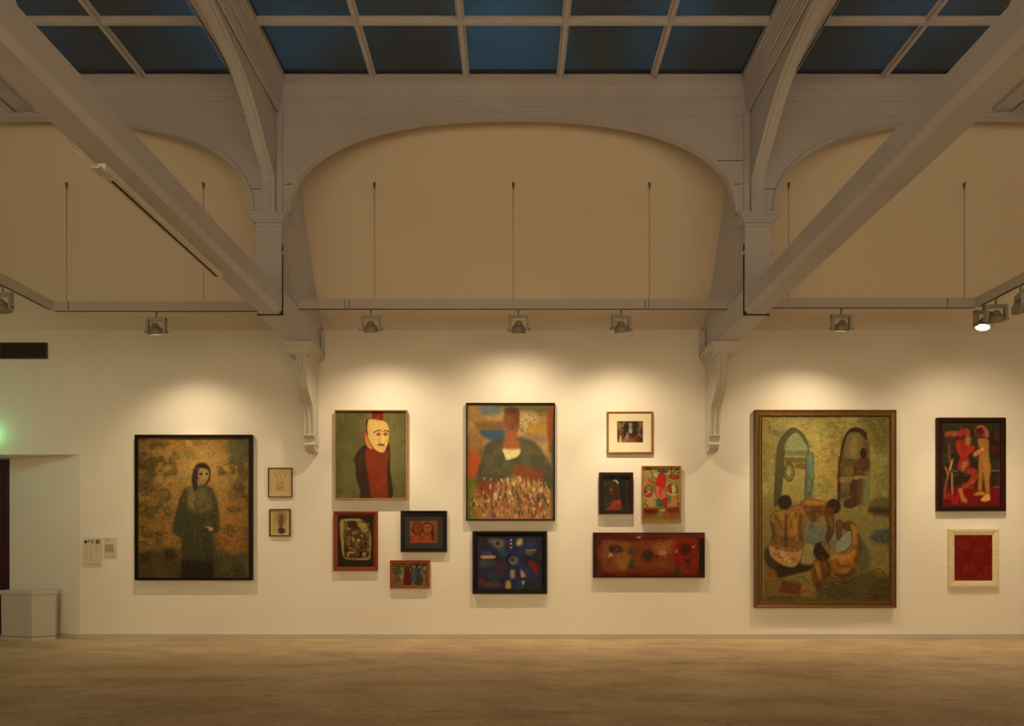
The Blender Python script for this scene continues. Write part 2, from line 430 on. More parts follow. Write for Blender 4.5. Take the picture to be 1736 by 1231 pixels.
    for i, (y, z) in enumerate(poly):
        y0, z0_ = poly[max(i-1, 0)]; y1, z1_ = poly[min(i+1, n-1)]
        L = math.hypot(y1-y0, z1_-z0_); ny_, nz3 = -(z1_-z0_)/L, (y1-y0)/L
        if ny_ > 0 or nz3 > 0: ny_, nz3 = -abs(ny_), -abs(nz3)
        v += [(xa, y, z), (xa, y+ny_*.012, z+nz3*.012), (xb, y+ny_*.012, z+nz3*.012), (xb, y, z)]
    for i in range(n-1):
        a = i*4; q = a+4
        for e in range(3): f.append((a+e, a+e+1, q+e+1, q+e))
    MB().add(v, f).make('rib_fillet', m_wood, r)
    # roof beam between the coffers, and the pilaster strip behind the rib
    x0, x1 = xx(BX, 2.42)
    MB().box(x0, x1, YF, YA0-0.001, 5.118, 5.47).make('roof_beam', m_wood, r)
    x0, x1 = xx(2.160, 2.213); MB().box(x0, x1, YA0-0.02, YA0-.001, 4.136, 5.10).make('pilaster_strip', m_wood, r)
    # queen post standing on the near beam
    x0, x1 = xx(XI+.015, XO-.015)
    q = MB().box(x0, x1, Y(2.5), Y(2.93), 3.40, 5.12)
    q.prism_x([(Y(2.93), 3.40), (Y(3.02), 3.40), (Y(2.93), 3.50)], x0, x1)
    q.make('queen_post', m_wood, r)
    return r
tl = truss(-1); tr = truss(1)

# ------------------------------------------------------------------ corbels under the beam ends
def corbel(s, shift, label):
    r = thing('corbel', label, 'corbel', (s*2.25+shift, 0, 3.2), group='corbels on the picture wall')
    def X(a): return s*a+shift
    cp = MB(); xi, xo = 2.185, 2.395
    zt_ = 3.214
    levels = [(0.060, zt_-.020, zt_), (0.052, zt_-.034, zt_-.020), (0.040, zt_-.048, zt_-.034), (0.030, zt_-.085, zt_-.048), (0.018, zt_-.105, zt_-.085), (0.006, zt_-.125, zt_-.105)]
    dep = 0.42
    for o_, za, zb in levels:
        x0, x1 = sorted((X(xi-o_), X(xo+o_)))
        cp.box(x0, x1, -dep-o_*0.9, 0.0, za, zb)
    cp.make('capital', m_corb, r)
    # console body, S-curved front
    prof = [(0.455, 3.095), (0.455, 3.00), (0.450, 2.90), (0.435, 2.80), (0.405, 2.73), (0.350, 2.67), (0.285, 2.62), (0.235, 2.57), (0.205, 2.50), (0.190, 2.42), (0.182, 2.34), (0.180, 2.272)]
    sm = []
    for i in range(len(prof)-1):
        p0 = prof[max(i-1, 0)]; p1 = prof[i]; p2 = prof[i+1]; p3 = prof[min(i+2, len(prof)-1)]
        for t in (0, .33, .66):
            sm.append(tuple(0.5*((2*p1[a])+(-p0[a]+p2[a])*t+(2*p0[a]-5*p1[a]+4*p2[a]-p3[a])*t*t+(-p0[a]+3*p1[a]-3*p2[a]+p3[a])*t**3) for a in (0, 1)))
    sm.append(prof[-1])
    x0, x1 = sorted((X(2.195), X(2.300)))
    MB().prism_x([(-p, z) for p, z in sm]+[(0, 2.272), (0, 3.095)], x0, x1).make('console', m_corb, r)
    # three fillets down the front face
    for k, (a, bq) in enumerate(((2.190, 2.206), (2.238, 2.258), (2.289, 2.305))):
        xa, xb = sorted((X(a), X(bq))); v = []; f = []
        for p, z in sm: v += [(xa, -p, z), (xa, -p-.012, z), (xb, -p-.012, z), (xb, -p, z)]
        for i in range(len(sm)-1):
            aa = i*4; q = aa+4
            for e in range(3): f.append((aa+e, aa+e+1, q+e+1, q+e))
        MB().add(v, f).make('fillet', m_corb, r)
    # scroll drop at the foot
    sd = MB()
    pf = []
    for t in np.linspace(-0.5, 1.0, 9)*math.pi: pf.append((-0.13-0.055*math.cos(t)*1.0, 2.215-0.045*math.sin(t)*-1.0))
    x0, x1 = sorted((X(2.188), X(2.307)))
    sd.prism_x([(0, 2.272), (-0.195, 2.272), (-0.20, 2.262), (-0.188, 2.245), (-0.155, 2.225), (-0.145, 2.20), (-0.16, 2.18), (-0.185, 2.172), (-0.188, 2.16), (0, 2.16)], x0, x1)
    x0, x1 = sorted((X(2.196), X(2.299)))
    sd.prism_x([(0, 2.16), (-0.165, 2.16), (-0.17, 2.145), (-0.155, 2.12), (-0.12, 2.10), (-0.06, 2.09), (0, 2.09)], x0, x1)
    sd.make('scroll_drop', m_corb, r)
    # carved cheek against the wall beside the beam end
    ck = MB(); x0, x1 = sorted((X(2.125), X(2.158)))
    ck.prism_x([(0, 3.14), (-.06, 3.14), (-.075, 3.20), (-.05, 3.27), (-.03, 3.34), (-.055, 3.40), (-.05, 3.46), (-.02, 3.50), (0, 3.51)], x0, x1)
    ck.make('carved_cheek', m_corb, r)
corbel(-1, 0.0, 'scrolled plaster corbel between the brown robed figure painting and the green portrait')
corbel(1, -0.028, 'scrolled plaster corbel left of the large bronze framed bathing scene')

# ------------------------------------------------------------------ strip lamp under the left beam
r = thing('strip_lamp', 'long narrow unlit strip lamp fixed under the left tie beam', 'lamp', (-2.33, Y(4.6), 3.2))
xc = -2.335
MB().box(xc-.035, xc+.028, Y(5.42), Y(3.86), 3.175, 3.213).make('housing', mat('cream_strip_lamp', (0.70, 0.66, 0.58), 0.5), r)
MB().box(xc-.010, xc+.003, Y(5.38), Y(3.98), 3.170, 3.176).make('slot', m_dark, r)
MB().tube([(xc-.01, Y(3.87), 3.19), (xc-.05, Y(3.78), 3.205), (xc-.09, Y(3.74), 3.235), (xc-.10, Y(3.72), 3.30)], .008, 6).make('cable', m_track, r)
MB().box(xc-.03, xc+.02, Y(3.90), Y(3.82), 3.163, 3.178).make('end_clip', m_track, r)

# ------------------------------------------------------------------ lighting tracks and wires
ZT0, ZT1 = 3.441, 3.536
def ceil_z(d): return Z_SP+(DW-d)*SL
def track(name_label, x0, x1, arm=None, seams=(), dz=0.0, wires=()):
    r = thing('lighting_track', name_label, 'lighting track', ((x0+x1)/2, Y(6.9), ZT0+dz), group='suspended lighting tracks')
    z0, z1 = ZT0+dz, ZT1+dz
    b = MB(); b.box(x0, x1, Y(6.88), Y(6.92), z0, z1)
    if arm:
        b.box(arm-.02, arm+.02, Y(1.5), Y(6.88), z0, z1)
    b.make('rail', m_track, r)
    g = MB(); g.box(x0+.02, x1-.02, Y(6.893), Y(6.907), z0-.004, z0)
    if arm: g.box(arm-.008, arm+.008, Y(1.5), Y(6.84), z0-.004, z0)
    g.make('groove', m_dark, r)
    for sx in seams: MB().box(sx-.0025, sx+.0025, Y(6.877), Y(6.881), z0, z1).make('joint', m_dark, r)
    for wx in wires:
        q = MB(); zt_ = ceil_z(6.9)
        q.tube([(wx, Y(6.9), z1), (wx, Y(6.9), zt_-.01)], .0028, 6).make('suspension_wire', m_steel, r)
        MB().lathe([(0, -.035), (.007, -.035), (.007, -.01), (.014, 0.0), (.014, .03)], (wx, Y(6.9), zt_-.01), (0, 0, 1), 10).make('ceiling_anchor', m_steel, r)
    return r
track('pale grey lighting track hanging left of the left truss', PX(90, 6.9)-.0, PX(470, 6.9), arm=PX(90, 6.9), dz=-.022, wires=(PX(113, 6.9), PX(345, 6.9)), seams=(PX(118, 6.9),))
track('pale grey lighting track hanging across the middle arch', PX(497, 6.9), PX(1240, 6.9), seams=(PX(585, 6.9), PX(592, 6.9), PX(1093, 6.9), PX(1099, 6.9)), wires=(PX(635, 6.9), PX(870, 6.9), PX(1101, 6.9)))
track('pale grey lighting track hanging right of the right truss', PX(1275, 6.9), PX(1655, 6.9), arm=PX(1655, 6.9), dz=.012, seams=(PX(1604, 6.9), PX(1653, 6.9)), wires=(PX(1337, 6.9), PX(1635, 6.9)))

# ------------------------------------------------------------------ track spotlights
def spotlight(x, d, zt_, aim, label, yaw=0.0, lit=False, watt=SPOT_W, ang=2.1, blend=1.0, col=WARM):
    """gimbal spotlight hung under the track; aim = point on the wall it lights"""
    y = Y(d)
    r = thing('track_spotlight', label, 'spotlight', (x, y, zt_), group='gimbal spotlights on the tracks')
    R = Matrix.Rotation(yaw, 3, 'Z'); o = Vector((x, y, zt_))
    def tr(mb):
        mb.v = [tuple(o+R @ Vector(p)) for p in mb.v]; return mb
    tr(MB().lathe([(0, 0), (.018, 0), (.018, -.010), (.008, -.014), (.008, -.06), (.014, -.064), (0, -.07)], (0, 0, 0), (0, 0, 1), 12)).make('stem', m_ldark, r)
    yk = MB(); hw, ht = .100, .205
    yk.box(-hw, hw, -.018, .018, -.096, -.064)
    yk.box(-hw, -hw+.024, -.022, .022, -ht-.015, -.068); yk.box(hw-.024, hw, -.022, .022, -ht-.015, -.068)
    tr(yk).make('yoke', m_lamp, r)
    c = o+Vector((0, 0, -ht)); dirv = (Vector(aim)-c).normalized()
    prof = [(0.0, -.085), (.020, -.083), (.032, -.072), (.036, -.055), (.058, -.035), (.066, -.012), (.068, .012), (.072, .014), (.072, .026), (.064, .026), (.060, .008)]
    hd = MB().lathe(prof, c, dirv, 24).make('lamp_head', m_ldark if not lit else m_ldark, r, smooth=False)
    MB().lathe([(0.0, .000), (.030, .001), (.061, .002)], c, dirv, 20).make('lens', m_glow, hd)
    for q in (-1, 1):
        kn = MB()
        kn.lathe([(0, .020), (.012, .018), (.014, .004), (.014, 0)], (q*hw, 0, -ht), (q, 0, 0), 10)
        kn.lathe([(.006, 0), (.006, .03)], (q*.066, 0, -ht), (q, 0, 0), 8)
        tr(kn).make('knob', m_ldark, r)
    if watt:
        l = bpy.data.lights.new('spot_beam', 'SPOT'); l.energy = watt; l.color = col
        l.spot_size = ang; l.spot_blend = blend; l.shadow_soft_size = 0.03
        lo = bpy.data.objects.new('spot_beam', l); COL.objects.link(lo)
        lo.location = c+dirv*0.045
        lo.rotation_euler = dirv.to_track_quat('-Z', 'Y').to_euler()
        # the tight core of the same lamp's beam, reaching down the wall
        l2 = bpy.data.lights.new('spot_core', 'SPOT'); l2.energy = watt/SPOT_W*BEAM_W; l2.color = col
        l2.spot_size = 1.12; l2.spot_blend = 1.0; l2.shadow_soft_size = 0.03
        l3 = bpy.data.objects.new('spot_core', l2); COL.objects.link(l3)
        l3.location = lo.location
        l3.rotation_euler = (Vector((aim[0], aim[1], min(aim[2], 0.5)))-c).to_track_quat('-Z', 'Y').to_euler()
    return r
zt_ = ZT0-.004
spotlight(PX(265, 6.9), 6.9, zt_-.022, (-3.45, 0, 0.55), 'grey gimbal spotlight above the brown robed figure painting')
spotlight(PX(629, 6.9), 6.9, zt_, (-1.40, 0, 0.95), 'grey gimbal spotlight above the green portrait', ang=2.4)
spotlight(PX(879, 6.9), 6.9, zt_, (0.0, 0, 1.5), 'grey gimbal spotlight above the centre of the hang', yaw=-0.1, watt=SPOT_W*.85, ang=2.6)
spotlight(PX(1053, 6.9), 6.9, zt_, (1.35, 0, 0.85), 'grey gimbal spotlight above the small gold framed picture', yaw=0.2, ang=2.35)
spotlight(PX(1426, 6.9), 6.9, zt_+.012, (3.15, 0, 0.55), 'grey gimbal spotlight above the large bronze framed painting', watt=SPOT_W*1.15, ang=2.3)
XA = PX(1655, 6.9)
spotlight(XA, 6.80, zt_+.012, (3.9, -1.2, 1.0), 'glowing spotlight nearest the corner of the right track', yaw=0.25, lit=True, watt=SPOT_W*.55, ang=1.6)
spotlight(XA, 6.62, zt_+.012, (5.3, 0, 0.4), 'dark backed spotlight just in front of the glowing one', yaw=-0.1, watt=SPOT_W*.95, ang=2.35)
spotlight(XA, 6.30, zt_+.012, (6.2, -0.4, 1.4), 'spotlight seen edge on at the right edge of the photo', yaw=1.2, watt=SPOT_W*.5, ang=1.4)
spotlight(PX(90, 6.9), 6.22, zt_-.022, (-5.0, 0.0, 1.2), 'spotlight cut off at the left edge above the vent', yaw=-0.2, watt=SPOT_W*.12)

# ------------------------------------------------------------------ artworks : colour field painted onto a fine canvas mesh
LIT = np.array([0.78, 0.575, 0.36])
TONE = np.array([1.0, 0.93, 0.76])     # warm light reaching the hang, to turn seen colours into paint colours
def value_noise(h, w, ch, cw, rng):
    gh, gw = int(h/ch)+3, int(w/cw)+3
    g = rng.random((gh, gw)); yy = np.arange(h)/ch; xx = np.arange(w)/cw
    y0 = yy.astype(int); x0 = xx.astype(int); fy = (yy-y0)[:, None]; fx = (xx-x0)[None]
    fy = fy*fy*(3-2*fy); fx = fx*fx*(3-2*fx)
    a = g[y0][:, x0]; b_ = g[y0][:, x0+1]; c = g[y0+1][:, x0]; d = g[y0+1][:, x0+1]
    return (a*(1-fx)+b_*fx)*(1-fy)+(c*(1-fx)+d*fx)*fy

class Art:
    def __init__(s, x0, y0, x1, y1, base, res=1.6, seed=1, T=(0, 0, 1)):
        s.r = (x0, y0, x1, y1); s.w = max(8, int((x1-x0)*res)); s.h = max(8, int((y1-y0)*res)); s.res = res
        s.C = np.zeros((s.h, s.w, 3))+np.array(base, float)
        s.gx, s.gy = np.meshgrid(np.linspace(x0, x1, s.w), np.linspace(y0, y1, s.h))
        s.rng = np.random.default_rng(seed); s.T = T
    tone = 0.82; sat = 1.06
    def t(s, p): ox, oy, k = s.T; return (ox+p[0]/k, oy+p[1]/k)
    def blend(s, m, col, sl=None):
        c = np.array(col, float)
        if sl is None: s.C = s.C*(1-m[..., None])+c*m[..., None]
        else: s.C[sl] = s.C[sl]*(1-m[..., None])+c*m[..., None]
    def sl(s, pts, pad):
        xs = [p[0] for p in pts]; ys = [p[1] for p in pts]; x0, y0, x1, y1 = s.r
        fx = (s.w-1)/(x1-x0); fy = (s.h-1)/(y1-y0)
        i0 = max(0, int((min(xs)-pad-x0)*fx)); i1 = min(s.w, int((max(xs)+pad-x0)*fx)+2)
        j0 = max(0, int((min(ys)-pad-y0)*fy)); j1 = min(s.h, int((max(ys)+pad-y0)*fy)+2)
        return (slice(j0, max(j0, j1)), slice(i0, max(i0, i1)))
    def smooth(s, pts, closed=True, n=4):
        out = []; m = len(pts)
        for i in range(m if closed else m-1):
            g = (lambda k: pts[k % m]) if closed else (lambda k: pts[min(max(k, 0), m-1)])
            p0, p1, p2, p3 = g(i-1), g(i), g(i+1), g(i+2)
            for t in np.arange(n)/n:
                out.append(tuple(0.5*((2*p1[a])+(-p0[a]+p2[a])*t+(2*p0[a]-5*p1[a]+4*p2[a]-p3[a])*t*t+(-p0[a]+3*p1[a]-3*p2[a]+p3[a])*t**3) for a in (0, 1)))
        if not closed: out.append(pts[-1])
        return out
    def dist(s, pts, sl, closed):
        X, Yv = s.gx[sl], s.gy[sl]; D = np.full(X.shape, 1e9); ins = np.zeros(X.shape, bool); n = len(pts)
        for i in range(n if closed else n-1):
            ax, ay = pts[i]; bx, by = pts[(i+1) % n]; dx, dy = bx-ax, by-ay; L = dx*dx+dy*dy+1e-9
            u = np.clip(((X-ax)*dx+(Yv-ay)*dy)/L, 0, 1)
            D = np.minimum(D, np.hypot(X-ax-u*dx, Yv-ay-u*dy))
            if closed:
                c = ((ay > Yv) != (by > Yv)); xi = ax+(Yv-ay)*dx/(dy if abs(dy) > 1e-9 else 1e-9)
                ins ^= c & (X < xi)
        return D, ins
    def poly(s, pts, col, soft=0.7, a=1.0, sm=True, edge=None, ew=1.0):
        P = [s.t(p) for p in pts]
        if sm: P = s.smooth(P)
        sl = s.sl(P, soft+2); D, ins = s.dist(P, sl, True)
        if D.size == 0: return s
        sd = np.where(ins, D, -D); s.blend(np.clip(0.5+sd/soft/2, 0, 1)*a, col, sl)
        if edge is not None: s.blend(np.clip(0.5+(ew/2-D)/0.7, 0, 1)*0.8, edge, sl)
        return s
    def line(s, pts, wd, col, soft=0.5, a=1.0, sm=True):
        P = [s.t(p) for p in pts]
        if sm and len(P) > 2: P = s.smooth(P, False)
        sl = s.sl(P, wd+soft+1); D, _ = s.dist(P, sl, False)
        if D.size: s.blend(np.clip(0.5+(wd/2-D)/soft/2, 0, 1)*a, col, sl)
        return s
    def ell(s, cx, cy, rx, ry, col, rot=0, soft=0.7, a=1.0, edge=None, ew=1.0):
        return s.poly([(cx+rx*math.cos(t)*math.cos(rot)-ry*math.sin(t)*math.sin(rot), cy+rx*math.cos(t)*math.sin(rot)+ry*math.sin(t)*math.cos(rot)) for t in np.linspace(0, 2*math.pi, 14, endpoint=False)], col, soft, a, True, edge, ew)
    def region(s, x0, y0, x1, y1):
        a, b_ = s.t((x0, y0)), s.t((x1, y1)); return s.sl([a, b_], 0)
    def tint(s, col, cell, thr=0.5, a=0.7, st=1.0, reg=None, width=0.12):
        sl = s.region(*reg) if reg else (slice(0, s.h), slice(0, s.w))
        h, w = s.C[sl].shape[:2]
        if h < 2 or w < 2: return s
        n = 0.65*value_noise(h, w, cell*s.res, cell*st*s.res, s.rng)+0.35*value_noise(h, w, cell*s.res*.4, cell*st*s.res*.4, s.rng)
        m = np.clip((n-thr)/width, 0, 1)*a
        s.blend(m, col, sl); return s
    def strokes(s, cols, n, ln, wd, reg=None, ang=None, a=0.7, soft=0.5):
        x0, y0, x1, y1 = s.r
        if reg: (x0, y0), (x1, y1) = s.t(reg[:2]), s.t(reg[2:])
        T = s.T; s.T = (0, 0, 1)
        for _ in range(n):
            x = s.rng.uniform(x0, x1); y = s.rng.uniform(y0, y1); an = s.rng.uniform(0, math.pi) if ang is None else ang+s.rng.normal()*0.25
            l = ln*s.rng.uniform(.4, 1.2)/2; c = cols[s.rng.integers(len(cols))]
            s.line([(x-l*math.cos(an), y-l*math.sin(an)), (x+l*math.cos(an), y+l*math.sin(an))], wd*s.rng.uniform(.6, 1.3), c, soft, a*s.rng.uniform(.5, 1), False)
        s.T = T; return s
    def grain(s, amp=0.12, cell=2.0, st=1.0):
        n = value_noise(s.h, s.w, cell*s.res*0.6, cell*st*s.res*0.6, s.rng)-0.5+0.6*(s.rng.random((s.h, s.w))-0.5)
        s.C = s.C*(1+amp*n[..., None]*2); return s

_cm = {}
def canvas_mat(rough):
    key = round(rough, 2)
    if key in _cm: return _cm[key]
    m = bpy.data.materials.new('painted_canvas'); m.use_nodes = True; t = m.node_tree; b = t.nodes['Principled BSDF']
    at = t.nodes.new('ShaderNodeAttribute'); at.attribute_name = 'paint'
    t.links.new(at.outputs['Color'], b.inputs['Base Color'])
    b.inputs['Roughness'].default_value = rough; b.inputs['Specular IOR Level'].default_value = 0.12
    co = t.nodes.new('ShaderNodeTexCoord'); n = t.nodes.new('ShaderNodeTexNoise'); n.inputs['Scale'].default_value = 90; n.inputs['Detail'].default_value = 4
    bu = t.nodes.new('ShaderNodeBump'); bu.inputs['Strength'].default_value = 0.5; bu.inputs['Distance'].default_value = 0.003
    t.links.new(co.outputs['Object'], n.inputs['Vector']); t.links.new(n.outputs['Fac'], bu.inputs['Height']); t.links.new(bu.outputs['Normal'], b.inputs['Normal'])
    _cm[key] = m; return m

def canvas_mesh(name, art, y, parent, rough=0.55):
    x0, y0, x1, y1 = art.r; d = DW+y
    h, w = art.h, art.w
    xs = np.linspace(PX(x0, d), PX(x1, d), w); zs = np.linspace(PZ(y0, d), PZ(y1, d), h)
    gx, gz = np.meshgrid(xs, zs)
    co = np.zeros((h*w, 3), np.float32); co[:, 0] = gx.ravel(); co[:, 1] = y; co[:, 2] = gz.ravel()
    idx = np.arange(h*w).reshape(h, w)
    q = np.stack([idx[1:, :-1], idx[1:, 1:], idx[:-1, 1:], idx[:-1, :-1]], -1).reshape(-1, 4)
    me = bpy.data.meshes.new(name); me.vertices.add(h*w); me.vertices.foreach_set('co', co.ravel())
    me.loops.add(q.size); me.loops.foreach_set('vertex_index', q.ravel().astype(np.int32))
    me.polygons.add(len(q)); me.polygons.foreach_set('loop_start', np.arange(0, q.size, 4, dtype=np.int32))
    me.update(calc_edges=True)
    ca = me.color_attributes.new('paint', 'FLOAT_COLOR', 'POINT')
    C = np.clip(art.C, 0, 255)*art.tone*TONE; g_ = C.mean(-1, keepdims=True); C = g_+(C-g_)*art.sat
    lin = np.clip(s2l(np.clip(C, 0, 255))/LIT, 0.0012, 0.80).reshape(-1, 3)
    buf = np.ones((h*w, 4), np.float32); buf[:, :3] = lin; ca.data.foreach_set('color', buf.ravel())
    me.materials.append(canvas_mat(rough))
    o = bpy.data.objects.new(name, me); COL.objects.link(o)
    o.parent = parent; o.matrix_parent_inverse = Matrix.Translation(-parent.location)
    return o

def paint_rgb(c):
    if min(c) > 78: return tuple(float(v) for v in np.clip(s2l(np.array(c)*.92)/LIT, 0.0015, 0.8))
    return tuple(float(v) for v in np.clip(s2l(np.array(c)*(1.0, .95, .85))/LIT, 0.0015, 0.75))

def artwork(art, rect, label, cat, fcol, fw, depth=0.045, mat_board=None, board_rect=None, rough_f=0.4, metal_f=0.0, prof='flat', kind='painting', rough=0.55):
    """rect = outer frame in photo pixels at the front face; the canvas sits inside"""
    x0, y0, x1, y1 = rect; d = DW-depth
    X0, X1, Z1, Z0 = PX(x0, d), PX(x1, d), PZ(y0, d), PZ(y1, d)
    r = thing(kind, label, cat, ((X0+X1)/2, 0, Z0))
    f = fw/F*d
    if fw > 0:
        if prof == 'step': P = [(0, -0.002), (0, -depth*.9), (f*.08, -depth), (f*.22, -depth), (f*.34, -depth*.82), (f*.60, -depth*.78), (f*.72, -depth*.92), (f*.86, -depth*.92), (f*1.0, -depth*.62), (f*1.0, -depth*.45)]
        elif prof == 'bevel': P = [(0, -0.002), (0, -depth), (f*.35, -depth), (f*.95, -depth*.70), (f*1.0, -depth*.66), (f*1.0, -depth*.45)]
        elif prof == 'round': P = [(0, -0.002), (0, -depth*.8), (f*.15, -depth*.95), (f*.4, -depth), (f*.65, -depth*.95), (f*.9, -depth*.75), (f*1.0, -depth*.6), (f*1.0, -depth*.45)]
        else: P = [(0, -0.002), (0, -depth), (f*.9, -depth), (f*1.0, -depth*.94), (f*1.0, -depth*.45)]
        MB().ring_xz(X0, X1, Z0, Z1, P).make('frame', mat('frame_'+kind+'_%d_%d' % (x0, y0), paint_rgb(np.array(fcol)*(.86 if min(fcol) < 90 else 1.0)), rough_f, metal=metal_f, spec=.15, noise=0.12, nscale=30), r)
        MB().box(X0+.003, X1-.003, -depth*.42, -0.002, Z0+.003, Z1-.003).make('backing', mat('backing_board', (.10, .08, .06), .8), r)
        yc = -depth*0.55
    else:
        MB().box(X0, X1, -depth+.001, -0.002, Z0, Z1).make('stretcher', mat('canvas_edge_%d' % x0, paint_rgb(fcol), .8), r)
        yc = -depth
    if mat_board is not None:
        bx0, by0, bx1, by1 = board_rect
        w = MB(); dd = DW-depth*.6; i0, i1, k1, k0 = PX(bx0, dd), PX(bx1, dd), PZ(by0, dd), PZ(by1, dd)
        a0, a1, c0, c1 = X0+f*.9, X1-f*.9, Z0+f*.9, Z1-f*.9; yy = -depth*.6
        v = [(a0, yy, c0), (a1, yy, c0), (a1, yy, c1), (a0, yy, c1), (i0, yy, k0), (i1, yy, k0), (i1, yy, k1), (i0, yy, k1),
             (i0+.002, yy+.004, k0+.002), (i1-.002, yy+.004, k0+.002), (i1-.002, yy+.004, k1-.002), (i0+.002, yy+.004, k1-.002)]
        fcs = [(i, (i+1) % 4, 4+(i+1) % 4, 4+i) for i in range(4)]+[(4+i, 4+(i+1) % 4, 8+(i+1) % 4, 8+i) for i in range(4)]
        w.add(v, fcs).make('mat_board', mat('mat_board_%d' % x0, paint_rgb(mat_board), .85), r)
        yc = yy+.004
    canvas_mesh('canvas' if kind == 'painting' else 'sheet', art, yc, r, rough)
    return r
# --- 1 : robed woman on a scripted gold ground
a = Art(232, 741, 421, 979.5, (122, 92, 46), 1.15, 11, (210, 720, 4.397))
a.tint((150, 112, 58), 26, .5, .8, 1.6).tint((60, 44, 22), 9, .55, .55, 1.4).tint((78, 66, 36), 20, .56, .75).tint((146, 96, 44), 16, .55, .6, 2)
a.ell(590, 330, 190, 190, (172, 134, 76), 0, 26, .75).ell(790, 780, 130, 190, (160, 100, 44), 0, 22, .6).ell(330, 800, 110, 160, (142, 98, 44), 0, 22, .5)
a.ell(450, 560, 120, 220, (160, 120, 62), 0, 18, .5).ell(740, 560, 90, 200, (158, 118, 62), 0, 18, .5)
a.poly([(90, 930), (430, 940), (430, 1150), (90, 1150)], (64, 54, 28), 9, .85, False).poly([(670, 960), (930, 960), (930, 1150), (670, 1150)], (66, 58, 32), 8, .85, False)
a.poly([(780, 95), (925, 95), (925, 280), (800, 270)], (78, 76, 48), 6, .7)
a.ell(480, 220, 45, 35, (96, 92, 58), 0, 6, .6).ell(250, 150, 50, 20, (62, 56, 32), 0, 4, .6)
gl = (70, 54, 28)
for cx, cy, w_, h_ in ((165, 300, 38, 38), (265, 280, 35, 40), (370, 300, 30, 22), (370, 355, 34, 20), (165, 440, 40, 40), (160, 500, 40, 25), (300, 530, 45, 45), (155, 630, 45, 50), (262, 630, 32, 32), (335, 640, 30, 34), (725, 350, 30, 30), (810, 330, 22, 45), (878, 335, 22, 38), (180, 800, 45, 35), (270, 830, 34, 50), (830, 640, 50, 30), (800, 790, 55, 45), (860, 470, 40, 30)):
    for _ in range(4):
        x_, y_ = cx+a.rng.uniform(-.5, .5)*w_, cy+a.rng.uniform(-.5, .5)*h_; k_ = a.rng.uniform(0, 6.28)
        a.line([(x_+math.cos(k_)*w_*.8, y_+math.sin(k_)*h_*.8), (x_+math.cos(k_+1.1)*w_*.7, y_+math.sin(k_+1.1)*h_*.7), (x_+math.cos(k_+2.3)*w_*.8, y_+math.sin(k_+2.3)*h_*.8)], 2.6, gl, 1.4, .62)
    a.ell(cx, cy, w_*.9, h_*.9, (84, 66, 36), 0, 4, .28)
a.strokes([(96, 74, 38), (160, 122, 66), (68, 60, 34), (150, 96, 46)], 420, 9, 1.0, None, None, .42)
a.strokes([(80, 60, 30), (130, 100, 56)], 160, 14, .9, None, 0, .5)
for x, y, c in ((120, 960, (48, 42, 22)), (300, 930, (40, 34, 18)), (210, 1010, (92, 62, 28)), (320, 1060, (70, 66, 38)), (150, 1080, (80, 60, 28)), (730, 1000, (84, 76, 44)), (820, 1050, (56, 52, 28)), (880, 1000, (90, 80, 46))):
    a.poly([(x, y), (x+75, y-5), (x+80, y+70), (x+5, y+75)], c, 3, .7, False)
robe = (62, 56, 34)
a.poly([(520, 460), (600, 450), (660, 480), (700, 590), (712, 740), (700, 800), (660, 830), (672, 1000), (665, 1150), (425, 1150), (430, 1000), (425, 860), (365, 790), (380, 680), (440, 490)], robe, 2.5, .96)
a.poly([(510, 500), (600, 480), (660, 560), (650, 640), (540, 660), (480, 610)], (108, 92, 54), 4, .7)
a.poly([(480, 470), (525, 465), (520, 610), (480, 620)], (136, 112, 66), 3, .6)
a.poly([(430, 1010), (668, 1010), (668, 1150), (428, 1150)], (34, 26, 14), 3, .85, False)
a.ell(450, 720, 50, 110, (54, 56, 38), 0, 6, .6).ell(600, 900, 80, 120, (58, 56, 34), 0, 8, .6)
a.strokes([(112, 98, 60), (34, 28, 16), (84, 78, 48), (140, 118, 72)], 420, 3.5, .9, (430, 480, 700, 830), None, .6)
a.strokes([(50, 42, 24), (84, 76, 46)], 180, 10, .9, (430, 830, 665, 1010), math.pi/2, .5)
a.strokes([(92, 70, 38), (20, 14, 8), (110, 88, 50)], 130, 2.2, .9, (430, 1010, 665, 1135), None, .6)
a.ell(582, 350, 62, 66, (44, 32, 20), 0, 2).poly([(525, 330), (550, 440), (530, 500), (505, 420)], (50, 36, 22), 1.5).poly([(635, 330), (645, 400), (610, 450), (600, 420)], (48, 34, 20), 1.5)
a.poly([(555, 345), (590, 325), (632, 350), (630, 400), (600, 440), (570, 420), (552, 385)], (148, 116, 72), 1.2)
a.ell(573, 368, 15, 8, (52, 36, 22), 0, .9).ell(617, 368, 11, 8, (52, 36, 22), 0, .9).line([(597, 350), (603, 395)], 1, (200, 170, 115)).line([(583, 415), (608, 416)], 1, (110, 70, 45))
a.ell(582, 332, 50, 9, (150, 124, 82), 0.1, 1, .5)
a.ell(640, 775, 28, 17, (170, 128, 78), 0.3, 1.2).ell(612, 785, 22, 10, (70, 46, 26), -.6, 1)
a.ell(560, 590, 35, 30, (70, 60, 34), 0, 1, 0, (54, 44, 24), 1)
a.line([(800, 1095), (860, 1090)], 1, (24, 20, 12)); a.grain(0.132, 1.6).grain(0.072, 6)
artwork(a, (228, 737, 427, 984), 'tall black framed painting of a dark robed woman on gold brown', 'painting', (22, 11, 6), 4.6, .05, prof='flat')

